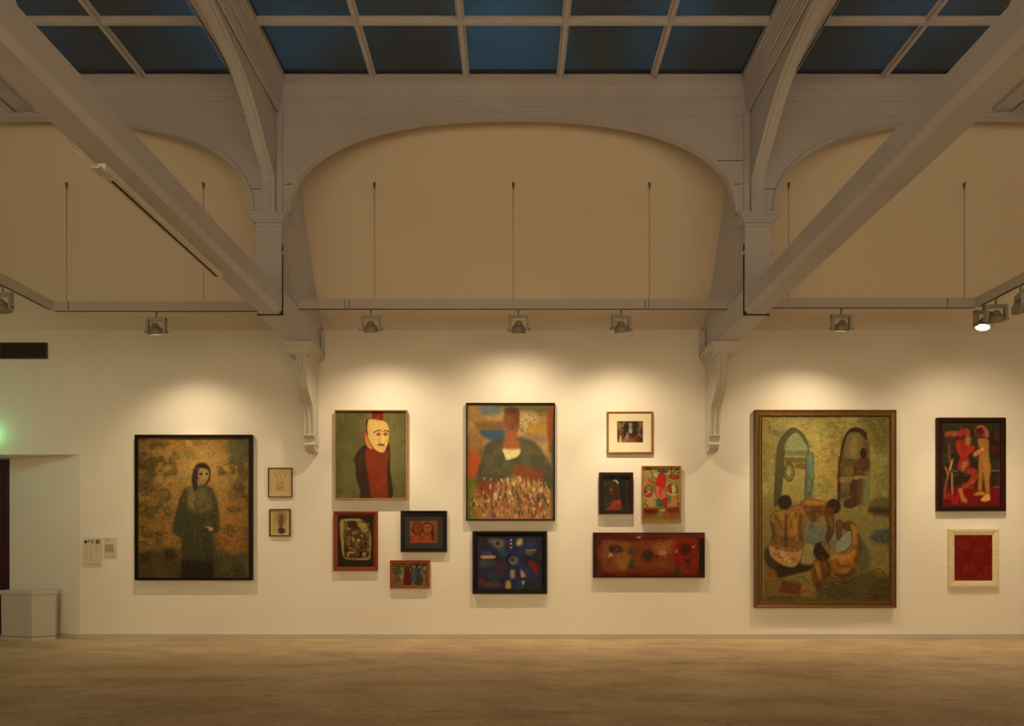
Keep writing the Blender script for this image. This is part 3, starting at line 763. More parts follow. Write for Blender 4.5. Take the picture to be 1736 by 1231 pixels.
# --- 2, 3 : two small sketches
a = Art(456, 795, 494, 842, (196, 156, 102), 1.8, 21, (445, 785, 9.117))
a.poly([(110, 115), (420, 110), (425, 440), (112, 440)], (192, 148, 92), 1.2, 1, False, (170, 124, 72), .6)
g = (142, 108, 66)
a.line([(180, 160), (215, 200), (235, 300), (215, 400)], .9, g).line([(260, 140), (285, 260), (260, 420)], .9, g).line([(380, 150), (340, 220), (320, 320), (310, 400)], 1, g).line([(200, 410), (260, 400), (310, 415)], 1.1, g).line([(300, 130), (330, 200)], .8, g)
a.strokes([(120, 88, 52), (150, 112, 68)], 26, 4, .8, (230, 300, 330, 420), None, .8).line([(180, 175), (210, 165), (205, 200)], 1, g)
a.tone = np.array([.90, .97, 1.15]); artwork(a, (454, 793, 495, 843), 'pale pencil sketch, upper of the two beside the dark robed woman', 'drawing', (96, 62, 24), 1.5, .02, kind='drawing', rough=.8)
a = Art(457.5, 864.5, 491, 908, (200, 160, 106), 1.8, 22, (445, 785, 9.117))
a.poly([(150, 750), (385, 745), (385, 1090), (150, 1095)], (176, 136, 82), 1.2, 1, False)
a.ell(290, 850, 60, 70, (104, 78, 46), 0, 5, .8).ell(215, 870, 45, 60, (146, 118, 74), 0, 4, .7).ell(290, 830, 26, 34, (66, 46, 26), 0, 1.5, .9).ell(290, 825, 14, 18, (150, 106, 60), 0, 1, .8)
a.poly([(250, 870), (320, 860), (330, 920), (300, 1000), (260, 1000)], (118, 74, 44), 1.5).poly([(250, 1010), (330, 1010), (345, 1070), (300, 1095), (255, 1080)], (60, 46, 28), 1.5)
a.tone = np.array([.90, .97, 1.15]); artwork(a, (456, 863, 492, 909.5), 'sketch of a dark haired head, lower of the two beside the robed woman', 'drawing', (92, 56, 24), 2.2, .022, kind='drawing', rough=.8)

# --- 4 : long headed man on green
a = Art(568.7, 696.7, 688, 844.5, (98, 88, 52), 1.5, 31, (560, 690, 7.244))
a.tint((112, 102, 62), 22, .45, .7).tint((86, 76, 44), 26, .55, .6, .6).ell(180, 560, 90, 330, (100, 102, 60), 0, 14, .5).ell(830, 620, 60, 300, (88, 88, 52), 0, 12, .6)
a.strokes([(118, 108, 66), (86, 78, 42), (104, 92, 50)], 380, 6, 1.2, None, math.pi/2, .22)
a.poly([(440, 460), (380, 500), (320, 570), (292, 650), (312, 740), (315, 850), (345, 960), (372, 1040), (385, 1125), (745, 1125), (750, 880), (735, 780), (735, 600), (722, 460), (690, 440)], (52, 32, 20), 1.2)
a.ell(360, 660, 40, 110, (64, 44, 28), .1, 5, .6)
a.poly([(445, 520), (700, 540), (700, 700), (698, 900), (700, 1125), (520, 1125), (490, 1030), (465, 850), (440, 720)], (118, 42, 20), 1.2).tint((140, 54, 28), 14, .5, .6, 1, (480, 680, 690, 1110)).poly([(560, 560), (700, 550), (700, 680), (600, 690)], (92, 44, 22), 5, .6)
a.poly([(512, 40), (648, 40), (645, 178), (575, 168), (514, 145)], (104, 24, 12), .8, 1, False).ell(580, 122, 28, 18, (140, 52, 30), 0, 3, .8)
a.ell(440, 360, 30, 52, (150, 66, 36), 0, 1.2).poly([(430, 330), (460, 400), (500, 470), (525, 510), (480, 510), (440, 460)], (196, 120, 76), 1.2)
a.poly([(445, 200), (470, 155), (520, 148), (575, 160), (650, 170), (690, 190), (718, 250), (722, 330), (715, 420), (690, 500), (655, 558), (600, 555), (545, 520), (500, 455), (462, 380), (440, 280)], (206, 164, 98), 1.0, 1, True, (96, 56, 28), .8)
a.ell(560, 230, 70, 50, (218, 180, 114), 0, 8, .7).poly([(440, 170), (462, 160), (452, 250), (462, 350), (442, 290)], (70, 30, 16), 1)
a.line([(535, 318), (560, 298), (600, 288), (625, 296)], 1.6, (62, 38, 20)).line([(655, 300), (680, 288), (715, 305)], 1.6, (62, 38, 20))
for x, y in ((592, 335), (678, 333)):
    a.ell(x, y, 26, 18, (150, 108, 62), 0, .8, 1, (84, 54, 28), .8).ell(x+2, y+2, 10, 11, (66, 56, 40), 0, .8)
a.line([(652, 350), (655, 400), (652, 450)], 1, (232, 196, 130)).line([(608, 370), (600, 430), (620, 455), (648, 452)], .9, (140, 92, 50)).line([(690, 360), (692, 430)], 1, (176, 126, 72))
a.line([(585, 470), (605, 460), (630, 468), (662, 464)], 2.0, (58, 42, 22)).line([(600, 480), (655, 484)], 1.2, (150, 84, 48)).poly([(640, 500), (690, 480), (655, 558)], (184, 136, 76), 2, .6)
a.grain(0.078, 1.6)
artwork(a, (567, 695, 690, 846.5), 'green painting of a long faced man in dark coat and red shirt', 'painting', (172, 122, 84), 1.7, .06, rough_f=.5)

# --- 5 : pale rounded collage on black
a = Art(571.5, 872, 634, 961, (40, 28, 14), 1.8, 41, (560, 860, 8.267))
a.poly([(135, 200), (180, 168), (300, 160), (420, 165), (480, 215), (540, 290), (570, 400), (575, 520), (560, 640), (540, 735), (300, 735), (200, 715), (165, 640), (150, 500), (135, 350)], (156, 132, 78), 1)
a.poly([(200, 240), (240, 195), (340, 190), (380, 210), (390, 320), (440, 345), (545, 370), (550, 480), (545, 600), (520, 700), (400, 715), (230, 710), (195, 640), (210, 560), (200, 470), (180, 420)], (78, 52, 24), 1)
a.tint((130, 98, 54), 7, .5, .8, 1, (195, 200, 540, 700)).tint((36, 22, 10), 6, .56, .8, 1, (195, 200, 540, 700))
for p, c in (([(240, 200), (365, 210), (375, 300), (300, 290), (245, 270)], (50, 36, 22)), ([(235, 220), (250, 280), (300, 310), (220, 330)], (150, 124, 72)), ([(310, 430), (340, 425), (335, 480), (312, 490)], (196, 158, 108)), ([(375, 440), (425, 445), (410, 490), (375, 475)], (206, 156, 118)), ([(425, 370), (470, 400), (450, 430), (425, 410)], (190, 148, 100)), ([(250, 540), (380, 590), (360, 610), (255, 590)], (132, 96, 44)), ([(245, 620), (370, 625), (330, 650), (240, 650)], (172, 142, 88)), ([(235, 650), (265, 650), (260, 700), (235, 700)], (186, 156, 104)), ([(450, 630), (520, 630), (480, 705), (445, 690)], (160, 124, 78)), ([(300, 340), (360, 330), (380, 380), (300, 390)], (148, 100, 56))):
    a.poly(p, c, .7, .95, False, (40, 26, 12), .5)
a.strokes([(34, 22, 10), (140, 106, 60)], 60, 5, .8, (200, 400, 545, 700), None, .7).grain(0.084, 1.2)
artwork(a, (565, 867, 640, 968), 'red brown framed picture of a pale rounded collage on black, below the green portrait', 'painting', (124, 52, 22), 7.0, .035, prof='bevel')

# --- 6 : two heads in a wide black frame
a = Art(694.5, 882, 742, 920.5, (120, 62, 38), 2.0, 51, (560, 860, 8.267))
a.tint((150, 96, 60), 6, .45, .7).poly([(1120, 180), (1500, 180), (1500, 240), (1120, 240)], (112, 78, 60), 2, .7, False).poly([(1430, 200), (1500, 200), (1500, 400), (1450, 400)], (134, 70, 34), 2, .7, False)
for cx, c in ((1222, (128, 56, 26)), (1362, (146, 78, 36))):
    a.ell(cx, 300, 78, 90, (64, 30, 16), 0, 1)
    a.poly([(cx-95, 470), (cx-30, 390), (cx+20, 395), (cx+90, 470), (cx+100, 505), (cx-100, 505)], (156, 62, 28), 1, 1, True, (60, 26, 14), .8)
    a.poly([(cx-62, 260), (cx, 225), (cx+62, 262), (cx+50, 340), (cx, 385), (cx-50, 340)], c, 1, 1, True, (70, 30, 14), .8)
    a.line([(cx, 270), (cx+2, 335)], .8, (84, 40, 18)).line([(cx-34, 285), (cx-12, 287)], 1, (60, 26, 12)).line([(cx+14, 287), (cx+36, 285)], 1, (60, 26, 12)).line([(cx-14, 352), (cx+14, 352)], 1, (96, 34, 20))
a.poly([(1420, 330), (1450, 330), (1450, 470), (1420, 440)], (44, 22, 14), 1, .8).grain(0.096, 1.2)
artwork(a, (679, 866, 757.5, 936), 'small picture of two orange red heads in wide black frame', 'painting', (24, 18, 12), 6.5, .04, prof='step', mat_board=(40, 34, 28), board_rect=(694.5, 882, 742, 920.5), rough_f=.25)

# --- 7 : small group scene
a = Art(666, 956, 723, 992, (110, 88, 62), 2.0, 61, (560, 860, 8.267))
a.tint((150, 128, 92), 5, .5, .8).tint((64, 52, 40), 5, .55, .8).poly([(880, 1010), (1340, 1020), (1340, 1090), (880, 1090)], (128, 86, 50), 3, .7, False)
a.ell(940, 900, 60, 55, (66, 66, 52), 0, 3, .8).poly([(1040, 900), (1080, 820), (1120, 900), (1140, 1080), (1035, 1080)], (86, 22, 16), .9).poly([(1200, 830), (1240, 880), (1230, 980), (1180, 1040), (1140, 1000)], (40, 76, 90), .9)
a.poly([(1230, 870), (1290, 960), (1290, 1080), (1180, 1080), (1200, 1000)], (50, 44, 40), 1, .8).line([(1120, 800), (1160, 880), (1130, 960)], 1.6, (24, 16, 12)).line([(1020, 830), (1050, 930)], 1.4, (24, 16, 12)).line([(1240, 800), (1200, 860)], 2, (24, 18, 14))
a.ell(1210, 820, 18, 16, (70, 52, 34)).ell(1080, 812, 18, 16, (150, 110, 74)).strokes([(40, 34, 28), (170, 144, 100), (120, 60, 36)], 90, 4, .8, None, None, .6).grain(0.084, 1.2)
artwork(a, (661, 950, 728.5, 998), 'smallest wood framed picture, a red and a blue figure, lowest under the green portrait', 'painting', (150, 76, 34), 5, .035, prof='step')

# --- 8 : large central canvas (plain stand-in with the same masses of colour)
a = Art(792, 685, 939.5, 880.5, (160, 122, 78), 1.35, 71, (785, 680, 6.006))
a.tint((186, 146, 96), 18, .5, .7).poly([(190, 40), (370, 40), (380, 130), (190, 130)], (96, 108, 118), 4, .9).poly([(170, 300), (430, 290), (420, 380), (260, 400)], (56, 82, 106), 3, .95)
a.poly([(150, 215), (420, 210), (420, 280), (160, 285)], (120, 84, 52), 3, .8).poly([(350, 40), (860, 40), (860, 130), (560, 110)], (84, 80, 42), 6, .85)
a.ell(650, 220, 110, 100, (184, 158, 118), 0, 8, .8).tint((96, 84, 56), 4, .56, .7, 1, (540, 100, 800, 340)).poly([(680, 250), (860, 230), (860, 360), (670, 340)], (178, 128, 52), 4, .85).poly([(860, 90), (930, 90), (930, 480), (870, 480)], (128, 68, 34), 3, .85).poly([(610, 340), (860, 370), (800, 420), (640, 400)], (118, 96, 104), 5, .7)
a.poly([(40, 520), (200, 490), (190, 820), (40, 820)], (172, 78, 36), 6, .9).poly([(35, 820), (170, 830), (175, 1195), (35, 1195)], (92, 106, 26), 4, .95).ell(140, 440, 90, 90, (146, 108, 66), 0, 8, .8)
a.poly([(170, 860), (900, 900), (900, 1200), (160, 1200)], (168, 112, 70), 8, .9)
a.poly([(400, 370), (300, 400), (220, 460), (180, 600), (135, 780), (160, 880), (330, 840), (480, 760), (640, 740), (780, 850), (900, 900), (925, 780), (880, 640), (800, 500), (740, 430), (600, 370)], (78, 72, 52), 3)
a.tint((96, 88, 62), 16, .5, .6, 1, (170, 420, 880, 780)).poly([(412, 480), (575, 480), (560, 560), (450, 600), (425, 560)], (216, 196, 146), 1.5)
a.poly([(440, 270), (545, 270), (555, 380), (578, 480), (412, 480), (430, 380)], (146, 84, 50), 3).ell(488, 185, 72, 112, (112, 66, 40), 0, 3).ell(494, 100, 74, 42, (84, 44, 26), 0, 3, .95).ell(460, 190, 26, 60, (140, 88, 56), 0, 8, .6).poly([(545, 90), (570, 130), (566, 260), (545, 290)], (92, 46, 26), 3, .9)
a.poly([(140, 800), (260, 800), (340, 900), (260, 990), (170, 950)], (122, 66, 38), 4, .9).poly([(520, 660), (760, 690), (800, 800), (560, 780)], (124, 66, 38), 4, .9)
a.strokes([(206, 178, 132), (64, 44, 30), (160, 56, 34), (90, 98, 60), (214, 190, 150), (110, 60, 36), (70, 84, 98)], 260, 7, 3.0, (180, 790, 880, 1180), math.pi/2, .85)
a.strokes([(200, 176, 136), (60, 48, 34)], 30, 6, 2.6, (50, 960, 260, 1160), math.pi/2, .85).poly([(890, 480), (935, 480), (935, 1195), (905, 1195)], (78, 76, 66), 3, .8)
a.grain(0.084, 1.8).grain(0.048, 6)
artwork(a, (790, 683, 941, 882.5), 'tall central painting of a grey jacketed bust over bright dabs', 'painting', (30, 16, 8), 2.4, .05)

# --- 9 : blue radial abstract
a = Art(809, 908.5, 920, 1000, (36, 34, 52), 1.7, 81, (795, 895, 10.257))
a.tint((52, 36, 58), 10, .5, .8).tint((30, 48, 60), 9, .55, .7)
a.poly([(160, 160), (360, 180), (500, 400), (560, 560), (420, 620)], (42, 26, 36), 5, .8)
for ang_ in (0.72, 2.42, 3.9, 5.5):
    c_, s_ = math.cos(ang_), math.sin(ang_)
    a.poly([(750+c_*100-s_*40, 560+s_*90+c_*40), (750+c_*480-s_*70, 560+s_*420+c_*70), (750+c_*560, 560+s_*470), (750+c_*480+s_*70, 560+s_*420-c_*70), (750+c_*100+s_*40, 560+s_*90-c_*40)], (44, 54, 100), 4.5, .85)
a.poly([(640, 150), (860, 150), (830, 430), (660, 430)], (38, 40, 74), 4, .9).poly([(650, 700), (850, 700), (860, 1080), (620, 1080)], (36, 40, 82), 4, .9)
a.poly([(340, 215), (590, 210), (600, 330), (520, 360)], (140, 112, 84), 4, .85).ell(500, 270, 32, 32, (52, 24, 36), 0, 1)
a.ell(880, 250, 52, 68, (196, 172, 130), .4, 3, .95).poly([(225, 480), (440, 480), (440, 530), (230, 535)], (186, 142, 96), 1.8).poly([(235, 400), (390, 400), (390, 460), (235, 460)], (56, 64, 116), 2, .9)
a.poly([(200, 570), (470, 580), (440, 640), (220, 700)], (56, 82, 74), 4, .9).poly([(1000, 385), (1160, 375), (1150, 400), (1010, 405)], (166, 142, 118), 1.5).poly([(980, 420), (1130, 420), (1100, 470), (990, 470)], (104, 84, 56), 2, .9)
a.poly([(1030, 600), (1130, 600), (1210, 720), (1180, 800), (1100, 720)], (134, 28, 30), 3, .95).poly([(450, 620), (620, 600), (600, 850), (440, 850)], (70, 38, 54), 5, .85).poly([(540, 350), (640, 360), (620, 480), (540, 480)], (40, 78, 70), 4, .9)
a.ell(750, 560, 128, 128, (20, 24, 40), 0, 3, 1, (40, 60, 96), 2).ell(775, 570, 82, 78, (92, 108, 98), 0, 3, .9).ell(770, 565, 62, 58, (158, 140, 118), 0, 2, .9).ell(762, 555, 46, 44, (84, 44, 32), 0, 2)
a.poly([(722, 740), (795, 740), (790, 865), (725, 865)], (158, 140, 112), 2).poly([(650, 930), (720, 930), (725, 1055), (640, 1055)], (172, 146, 72), 2).poly([(905, 730), (990, 830), (960, 860), (905, 850)], (186, 146, 118), 2)
a.poly([(920, 930), (970, 930), (945, 1000)], (170, 180, 148), 1.5).poly([(870, 910), (920, 1000), (1000, 1050), (880, 1060)], (30, 86, 62), 4, .8).poly([(400, 880), (510, 880), (500, 940), (400, 940)], (24, 74, 54), 4, .8)
a.ell(220, 930, 50, 45, (124, 36, 44), 0, 4, .9).poly([(270, 960), (500, 960), (520, 1010), (300, 1020)], (112, 74, 70), 4, .8)
for y in (215, 275, 345): a.ell(732, y, 17, 17, (200, 178, 168), 0, 1)
a.strokes([(84, 60, 92), (48, 66, 96), (130, 70, 74), (34, 34, 40), (96, 96, 84)], 320, 4, .9, None, None, .45).grain(0.12, 1.3)
artwork(a, (801, 900.5, 927.5, 1007), 'black framed dark blue abstract with a round eye shape at its centre', 'painting', (20, 14, 12), 8.5, .045, prof='bevel', rough_f=.35)

# --- 10 : tiny crowd scene in a gold frame with a cream mat
a = Art(1046, 714, 1090.5, 750.5, (74, 54, 32), 2.2, 91, (1020, 690, 14.484))
a.poly([(380, 350), (560, 360), (540, 520), (390, 560)], (136, 108, 64), 4, .9).poly([(890, 390), (1020, 390), (1020, 520), (930, 500)], (140, 124, 76), 4, .8)
a.tint((44, 30, 18), 4, .52, .8).tint((130, 96, 58), 3, .6, .8).poly([(560, 420), (650, 410), (670, 560), (620, 780), (540, 780), (540, 560)], (30, 24, 22), 1.2)
a.ell(710, 440, 42, 50, (140, 130, 96), 0, 2).poly([(660, 560), (710, 480), (770, 560), (740, 640), (690, 640)], (124, 134, 104), 1.5).poly([(760, 360), (880, 370), (870, 560), (840, 760), (770, 760), (760, 560)], (50, 26, 20), 1.5)
a.poly([(630, 620), (670, 790), (560, 810)], (150, 96, 84), 1.5).poly([(760, 760), (870, 720), (870, 870), (760, 870)], (120, 46, 22), 3, .9).poly([(390, 790), (760, 820), (740, 870), (390, 870)], (128, 94, 54), 3, .8).poly([(440, 720), (480, 720), (490, 870), (430, 870)], (190, 150, 104), 1.5)
a.ell(950, 780, 70, 90, (34, 26, 24), 0, 3, .9).poly([(910, 680), (990, 680), (990, 705), (915, 705)], (176, 134, 112), 1).ell(705, 615, 28, 16, (190, 170, 130), 0, 1).strokes([(190, 160, 116), (40, 28, 20), (120, 60, 36)], 70, 3, .8, None, None, .7)
a.grain(0.09, 1)
artwork(a, (1029, 697.5, 1107.5, 769), 'small picture of a dark crowd in a wide cream mat and gold frame', 'picture', (150, 98, 40), 3.2, .035, prof='round', mat_board=(206, 174, 124), board_rect=(1046, 714, 1090.5, 750.5), metal_f=.35, rough_f=.4)

# --- 11 : dark profile
a = Art(1022, 807, 1067, 865.5, (44, 38, 26), 1.9, 101, (1010, 785, 11.19))
a.tint((56, 52, 34), 12, .5, .7).ell(500, 600, 90, 280, (30, 28, 24), .1, 4, .95).ell(430, 430, 110, 110, (34, 28, 22), 0, 3, .9)
a.poly([(315, 380), (290, 420), (262, 520), (285, 560), (290, 610), (330, 640), (330, 720), (470, 720), (460, 600), (440, 440), (390, 380)], (58, 34, 22), 1.3)
a.poly([(290, 450), (262, 525), (300, 545), (320, 510)], (126, 74, 42), 1.2, .9).ell(300, 590, 20, 9, (120, 62, 40), 0, .8).ell(305, 470, 14, 5, (20, 14, 10), 0, .6).ell(380, 620, 45, 15, (82, 36, 24), 0, 2, .8)
a.poly([(325, 340), (380, 310), (430, 380), (410, 400), (380, 355)], (170, 150, 126), 1).line([(395, 330), (425, 370)], 1, (200, 184, 160)).line([(440, 400), (480, 600), (470, 720)], 2.5, (32, 28, 24))
a.poly([(200, 895), (280, 800), (360, 720), (470, 700), (470, 895)], (132, 52, 32), 1.2).strokes([(90, 30, 20), (166, 84, 52)], 34, 6, 1, (280, 730, 460, 880), 1.9, .8).ell(438, 590, 8, 14, (120, 80, 44), 0, .7).grain(0.096, 1.3)
artwork(a, (1016, 801, 1073.5, 871), 'small dark portrait of a veiled woman in profile, dark brown frame', 'painting', (36, 14, 8), 6, .06, prof='flat')

# --- 12 : red plant forms on pale green
a = Art(1090, 791.5, 1153, 884, (158, 134, 74), 1.7, 111, (1010, 785, 11.19))
a.tint((136, 124, 66), 14, .5, .7).tint((186, 138, 90), 12, .56, .6).poly([(870, 60), (940, 60), (920, 400), (870, 500)], (182, 130, 80), 5, .7)
a.poly([(885, 870), (1610, 845), (1610, 1060), (885, 1060)], (128, 84, 40), 3).poly([(900, 870), (1180, 880), (1160, 960), (980, 980)], (92, 26, 14), 3, .95).poly([(1320, 870), (1590, 850), (1500, 950), (1330, 910)], (110, 34, 20), 3, .95).ell(1230, 980, 70, 60, (120, 116, 54), 0, 4, .8)
dk = (62, 36, 22)
a.poly([(1170, 150), (1230, 190), (1340, 185), (1375, 150), (1330, 150), (1290, 120), (1250, 150), (1210, 130)], (66, 60, 56), 1.2).poly([(1190, 230), (1240, 200), (1310, 220), (1330, 320), (1320, 420), (1290, 500), (1200, 440), (1140, 420), (1150, 320)], (180, 34, 24), 1.2, 1, True, dk, .8)
a.poly([(1130, 430), (1200, 440), (1290, 500), (1340, 600), (1330, 690), (1260, 720), (1180, 660), (1130, 560)], (200, 98, 62), 1.2, 1, True, dk, .8).poly([(1210, 450), (1260, 480), (1240, 640), (1200, 600)], (170, 50, 34), 2, .8).poly([(1260, 700), (1350, 660), (1360, 780), (1320, 840), (1270, 790)], (164, 34, 38), 1.2, 1, True, dk, .8)
a.poly([(1160, 680), (1260, 720), (1270, 830), (1160, 830)], (60, 88, 40), 2).poly([(1370, 600), (1440, 620), (1420, 760), (1370, 740)], (72, 94, 56), 3, .85).poly([(1440, 640), (1540, 640), (1520, 800), (1440, 780)], (190, 112, 74), 2.5, .9)
a.ell(1000, 530, 82, 125, (110, 44, 30), .1, 1.2).ell(1005, 490, 52, 70, (118, 116, 82), 0, 1.2).poly([(950, 590), (1050, 530), (1060, 610), (1000, 650)], (176, 40, 34), 1.2).line([(955, 590), (1040, 540)], 1.6, (206, 170, 120))
a.ell(1450, 510, 108, 105, (136, 116, 70), 0, 1.2, 1, dk, 1.4).poly([(1370, 440), (1420, 430), (1450, 560), (1400, 560)], (156, 44, 34), 1.2).poly([(1450, 430), (1500, 430), (1500, 570), (1460, 570)], (196, 176, 118), 1.5).line([(1350, 560), (1440, 610), (1550, 590)], 2, (206, 176, 112))
a.poly([(1000, 290), (1060, 330), (1120, 370), (1050, 375), (1005, 340)], (184, 70, 50), 1.2, 1, True, dk, .7).ell(1120, 250, 45, 48, (190, 172, 112), 0, 1.5).ell(1075, 280, 25, 35, (96, 104, 84), 0, 1.5).poly([(1380, 240), (1540, 230), (1575, 280), (1530, 310), (1410, 290)], (158, 60, 40), 1.2, 1, True, dk, .9)
for x, y, r_ in ((980, 105, 22), (1030, 105, 18), (1535, 120, 18), (1572, 186, 15), (955, 712, 15), (935, 780, 18), (975, 812, 20), (1575, 780, 20)): a.ell(x, y, r_, r_*.8, (58, 42, 22), 0, .8)
a.line([(1030, 115), (1070, 200), (1140, 300)], 1, dk).line([(1440, 60), (1440, 200), (1500, 160), (1560, 110)], .9, dk).line([(1440, 190), (1420, 240)], .9, dk).line([(1440, 350), (1440, 420)], 1, (70, 90, 60)).line([(1550, 600), (1560, 700), (1550, 820)], 1.2, (90, 80, 44))
a.ell(970, 310, 55, 55, (188, 110, 74), 0, 1, 0, (190, 96, 66), 1.4).ell(1360, 1000, 75, 30, (170, 118, 64), .3, 1.2, 1, (104, 44, 24), 1).poly([(1200, 890), (1310, 870), (1300, 920), (1210, 910)], (178, 150, 84), 1.2).line([(1310, 980), (1400, 1010)], 2, (130, 50, 28)).poly([(1020, 700), (1070, 760), (1040, 820), (1000, 780)], (190, 134, 62), 2, .8)
a.line([(1120, 290), (1090, 430), (1130, 560)], 1, dk).line([(1350, 230), (1360, 330), (1420, 330)], 1, (84, 92, 60)).grain(0.09, 1.3)
artwork(a, (1088.3, 789.7, 1155, 886.5), 'cream and red painting of plant like forms in a thin light wood frame', 'painting', (164, 116, 60), 1.8, .05)

# --- 13 : wide red panel without a frame
a = Art(1006, 903, 1195, 979.5, (86, 26, 12), 1.25, 121, (1000, 895, 8.68))
a.tint((110, 38, 16), 16, .48, .8, 2.5).tint((60, 14, 8), 12, .56, .7, 2.5)
a.poly([(190, 200), (600, 190), (1000, 170), (1300, 170), (1560, 200), (1560, 620), (1200, 640), (700, 620), (230, 620)], (122, 58, 26), 6, .9)
a.poly([(200, 210), (420, 220), (410, 600), (220, 600)], (120, 74, 36), 5, .8).poly([(410, 380), (600, 380), (560, 600), (420, 600)], (142, 92, 42), 4, .9).poly([(440, 220), (580, 220), (570, 300), (460, 300)], (140, 84, 44), 4, .8).poly([(940, 260), (1250, 190), (1240, 330), (1000, 360)], (150, 96, 48), 5, .8)
a.poly([(1260, 200), (1560, 200), (1560, 620), (1330, 600), (1220, 420)], (128, 20, 12), 5, .9)
a.ell(380, 310, 100, 60, (62, 26, 18), .1, 2).ell(400, 310, 55, 30, (84, 44, 32), 0, 2, .9).ell(625, 350, 65, 48, (60, 54, 38), 0, 2).ell(625, 350, 28, 20, (84, 74, 52), 0, 1.5).ell(850, 405, 85, 88, (62, 34, 16), 0, 2.5).ell(1410, 310, 80, 90, (66, 20, 12), .5, 2.5).ell(985, 425, 25, 20, (70, 30, 14), 0, 1.5)
a.poly([(620, 430), (690, 600), (550, 600)], (56, 54, 40), 2, .95, False).poly([(285, 360), (350, 400), (270, 435)], (190, 152, 82), 1.2, 1, False).poly([(1380, 450), (1490, 450), (1440, 600)], (62, 34, 20), 2, .9, False).poly([(1270, 520), (1320, 580), (1310, 710), (1220, 710)], (66, 40, 20), 3, .85)
a.poly([(250, 470), (340, 460), (400, 600), (240, 600)], (104, 52, 28), 2, .8).line([(300, 600), (350, 500), (390, 590)], 1.2, (150, 70, 50))
a.ell(720, 142, 34, 18, (176, 124, 96), 0, 1.2).ell(1075, 365, 60, 40, (176, 128, 74), 0, 2, .85).ell(1270, 345, 20, 22, (180, 120, 96), 0, 1.2).poly([(1500, 280), (1545, 260), (1535, 300)], (180, 120, 100), 1).ell(1080, 530, 60, 30, (128, 84, 44), 0, 3, .7)
a.poly([(1595, 160), (1690, 160), (1690, 720), (1600, 720)], (38, 18, 8), 1.5, .95, False).poly([(55, 75), (100, 75), (110, 725), (55, 725)], (44, 20, 10), 2, .8, False).line([(1598, 180), (1600, 420), (1590, 610)], 1.2, (110, 84, 62), .6, .7)
a.line([(150, 160), (600, 170), (900, 155), (1200, 140)], 1.6, (50, 18, 8), 1, .8).line([(60, 715), (1690, 715)], 2, (44, 14, 8), 1, .8).line([(60, 80), (1690, 78)], 1.6, (46, 14, 8), 1, .7)
a.strokes([(176, 122, 68), (96, 40, 18), (150, 52, 24), (70, 28, 12)], 330, 4, 1, (200, 180, 1560, 620), None, .5).grain(0.12, 1.5)
artwork(a, (1006, 903, 1195, 979.5), 'wide frameless dark red painting with small round shapes, low on the wall', 'painting', (40, 16, 8), 0, .05)

# --- 14 : large bathing scene
a = Art(1292, 705, 1508.5, 1019, (126, 112, 62), 1.05, 131, (1270, 680, 6.154))
a.tint((150, 132, 78), 30, .48, .7).tint((98, 92, 54), 24, .55, .7).tint((160, 124, 58), 20, .56, .6).tint((150, 146, 88), 18, .58, .4)
a.poly([(1180, 150), (1460, 150), (1460, 520), (1300, 500), (1270, 380)], (92, 76, 36), 9, .7).ell(600, 270, 180, 90, (164, 142, 84), 0, 14, .7).ell(790, 700, 110, 260, (154, 124, 62), 0, 16, .6)
a.strokes([(186, 158, 92), (74, 64, 34), (136, 100, 44), (150, 146, 98)], 1100, 6, 1.4, (135, 155, 1460, 1030), None, .5)
a.poly([(130, 1075), (260, 1080), (900, 1030), (1260, 1180), (1465, 1190), (1465, 2160), (130, 2160)], (120, 104, 58), 4, .9, False)
# left arch
a.poly([(265, 1080), (290, 560), (330, 380), (450, 275), (560, 330), (640, 540), (660, 1000), (560, 1030), (330, 1010)], (140, 126, 72), 2)
a.poly([(260, 1075), (285, 600), (310, 430), (380, 330), (450, 280), (540, 320), (600, 400), (625, 520), (600, 520), (560, 400), (500, 330), (430, 360), (385, 470), (365, 600), (335, 960), (300, 1060)], (74, 66, 40), 1.2, 1, True, (48, 40, 24), 1)
a.poly([(385, 520), (400, 400), (500, 340), (570, 420), (610, 520)], (118, 122, 86), 1.5).poly([(380, 520), (610, 515), (610, 570), (375, 570)], (96, 94, 60), 1.5, .9, False).poly([(370, 590), (610, 590), (600, 640), (370, 650)], (82, 74, 44), 1.5, .9, False).poly([(480, 650), (600, 650), (600, 720), (480, 700)], (100, 66, 38), 1.5, .9, False)
a.ell(415, 740, 58, 95, (100, 92, 56), 0, 1.5, 1, (50, 42, 24), 1.6).ell(415, 735, 32, 62, (142, 128, 76), 0, 1.5, 1, (60, 50, 30), 1)
a.strokes([(60, 50, 30), (150, 136, 88)], 30, 4, 1, (360, 650, 470, 840), None, .6)
a.poly([(600, 560), (640, 540), (668, 560), (672, 720), (650, 1000), (580, 1000), (590, 760)], (92, 92, 66), 1.2, 1, True, (46, 50, 40), 1.2).poly([(620, 590), (655, 580), (660, 760), (630, 780)], (92, 118, 112), 2.5, .7).strokes([(160, 160, 130), (60, 66, 54)], 30, 7, 1.2, (590, 760, 660, 990), math.pi/2, .6)
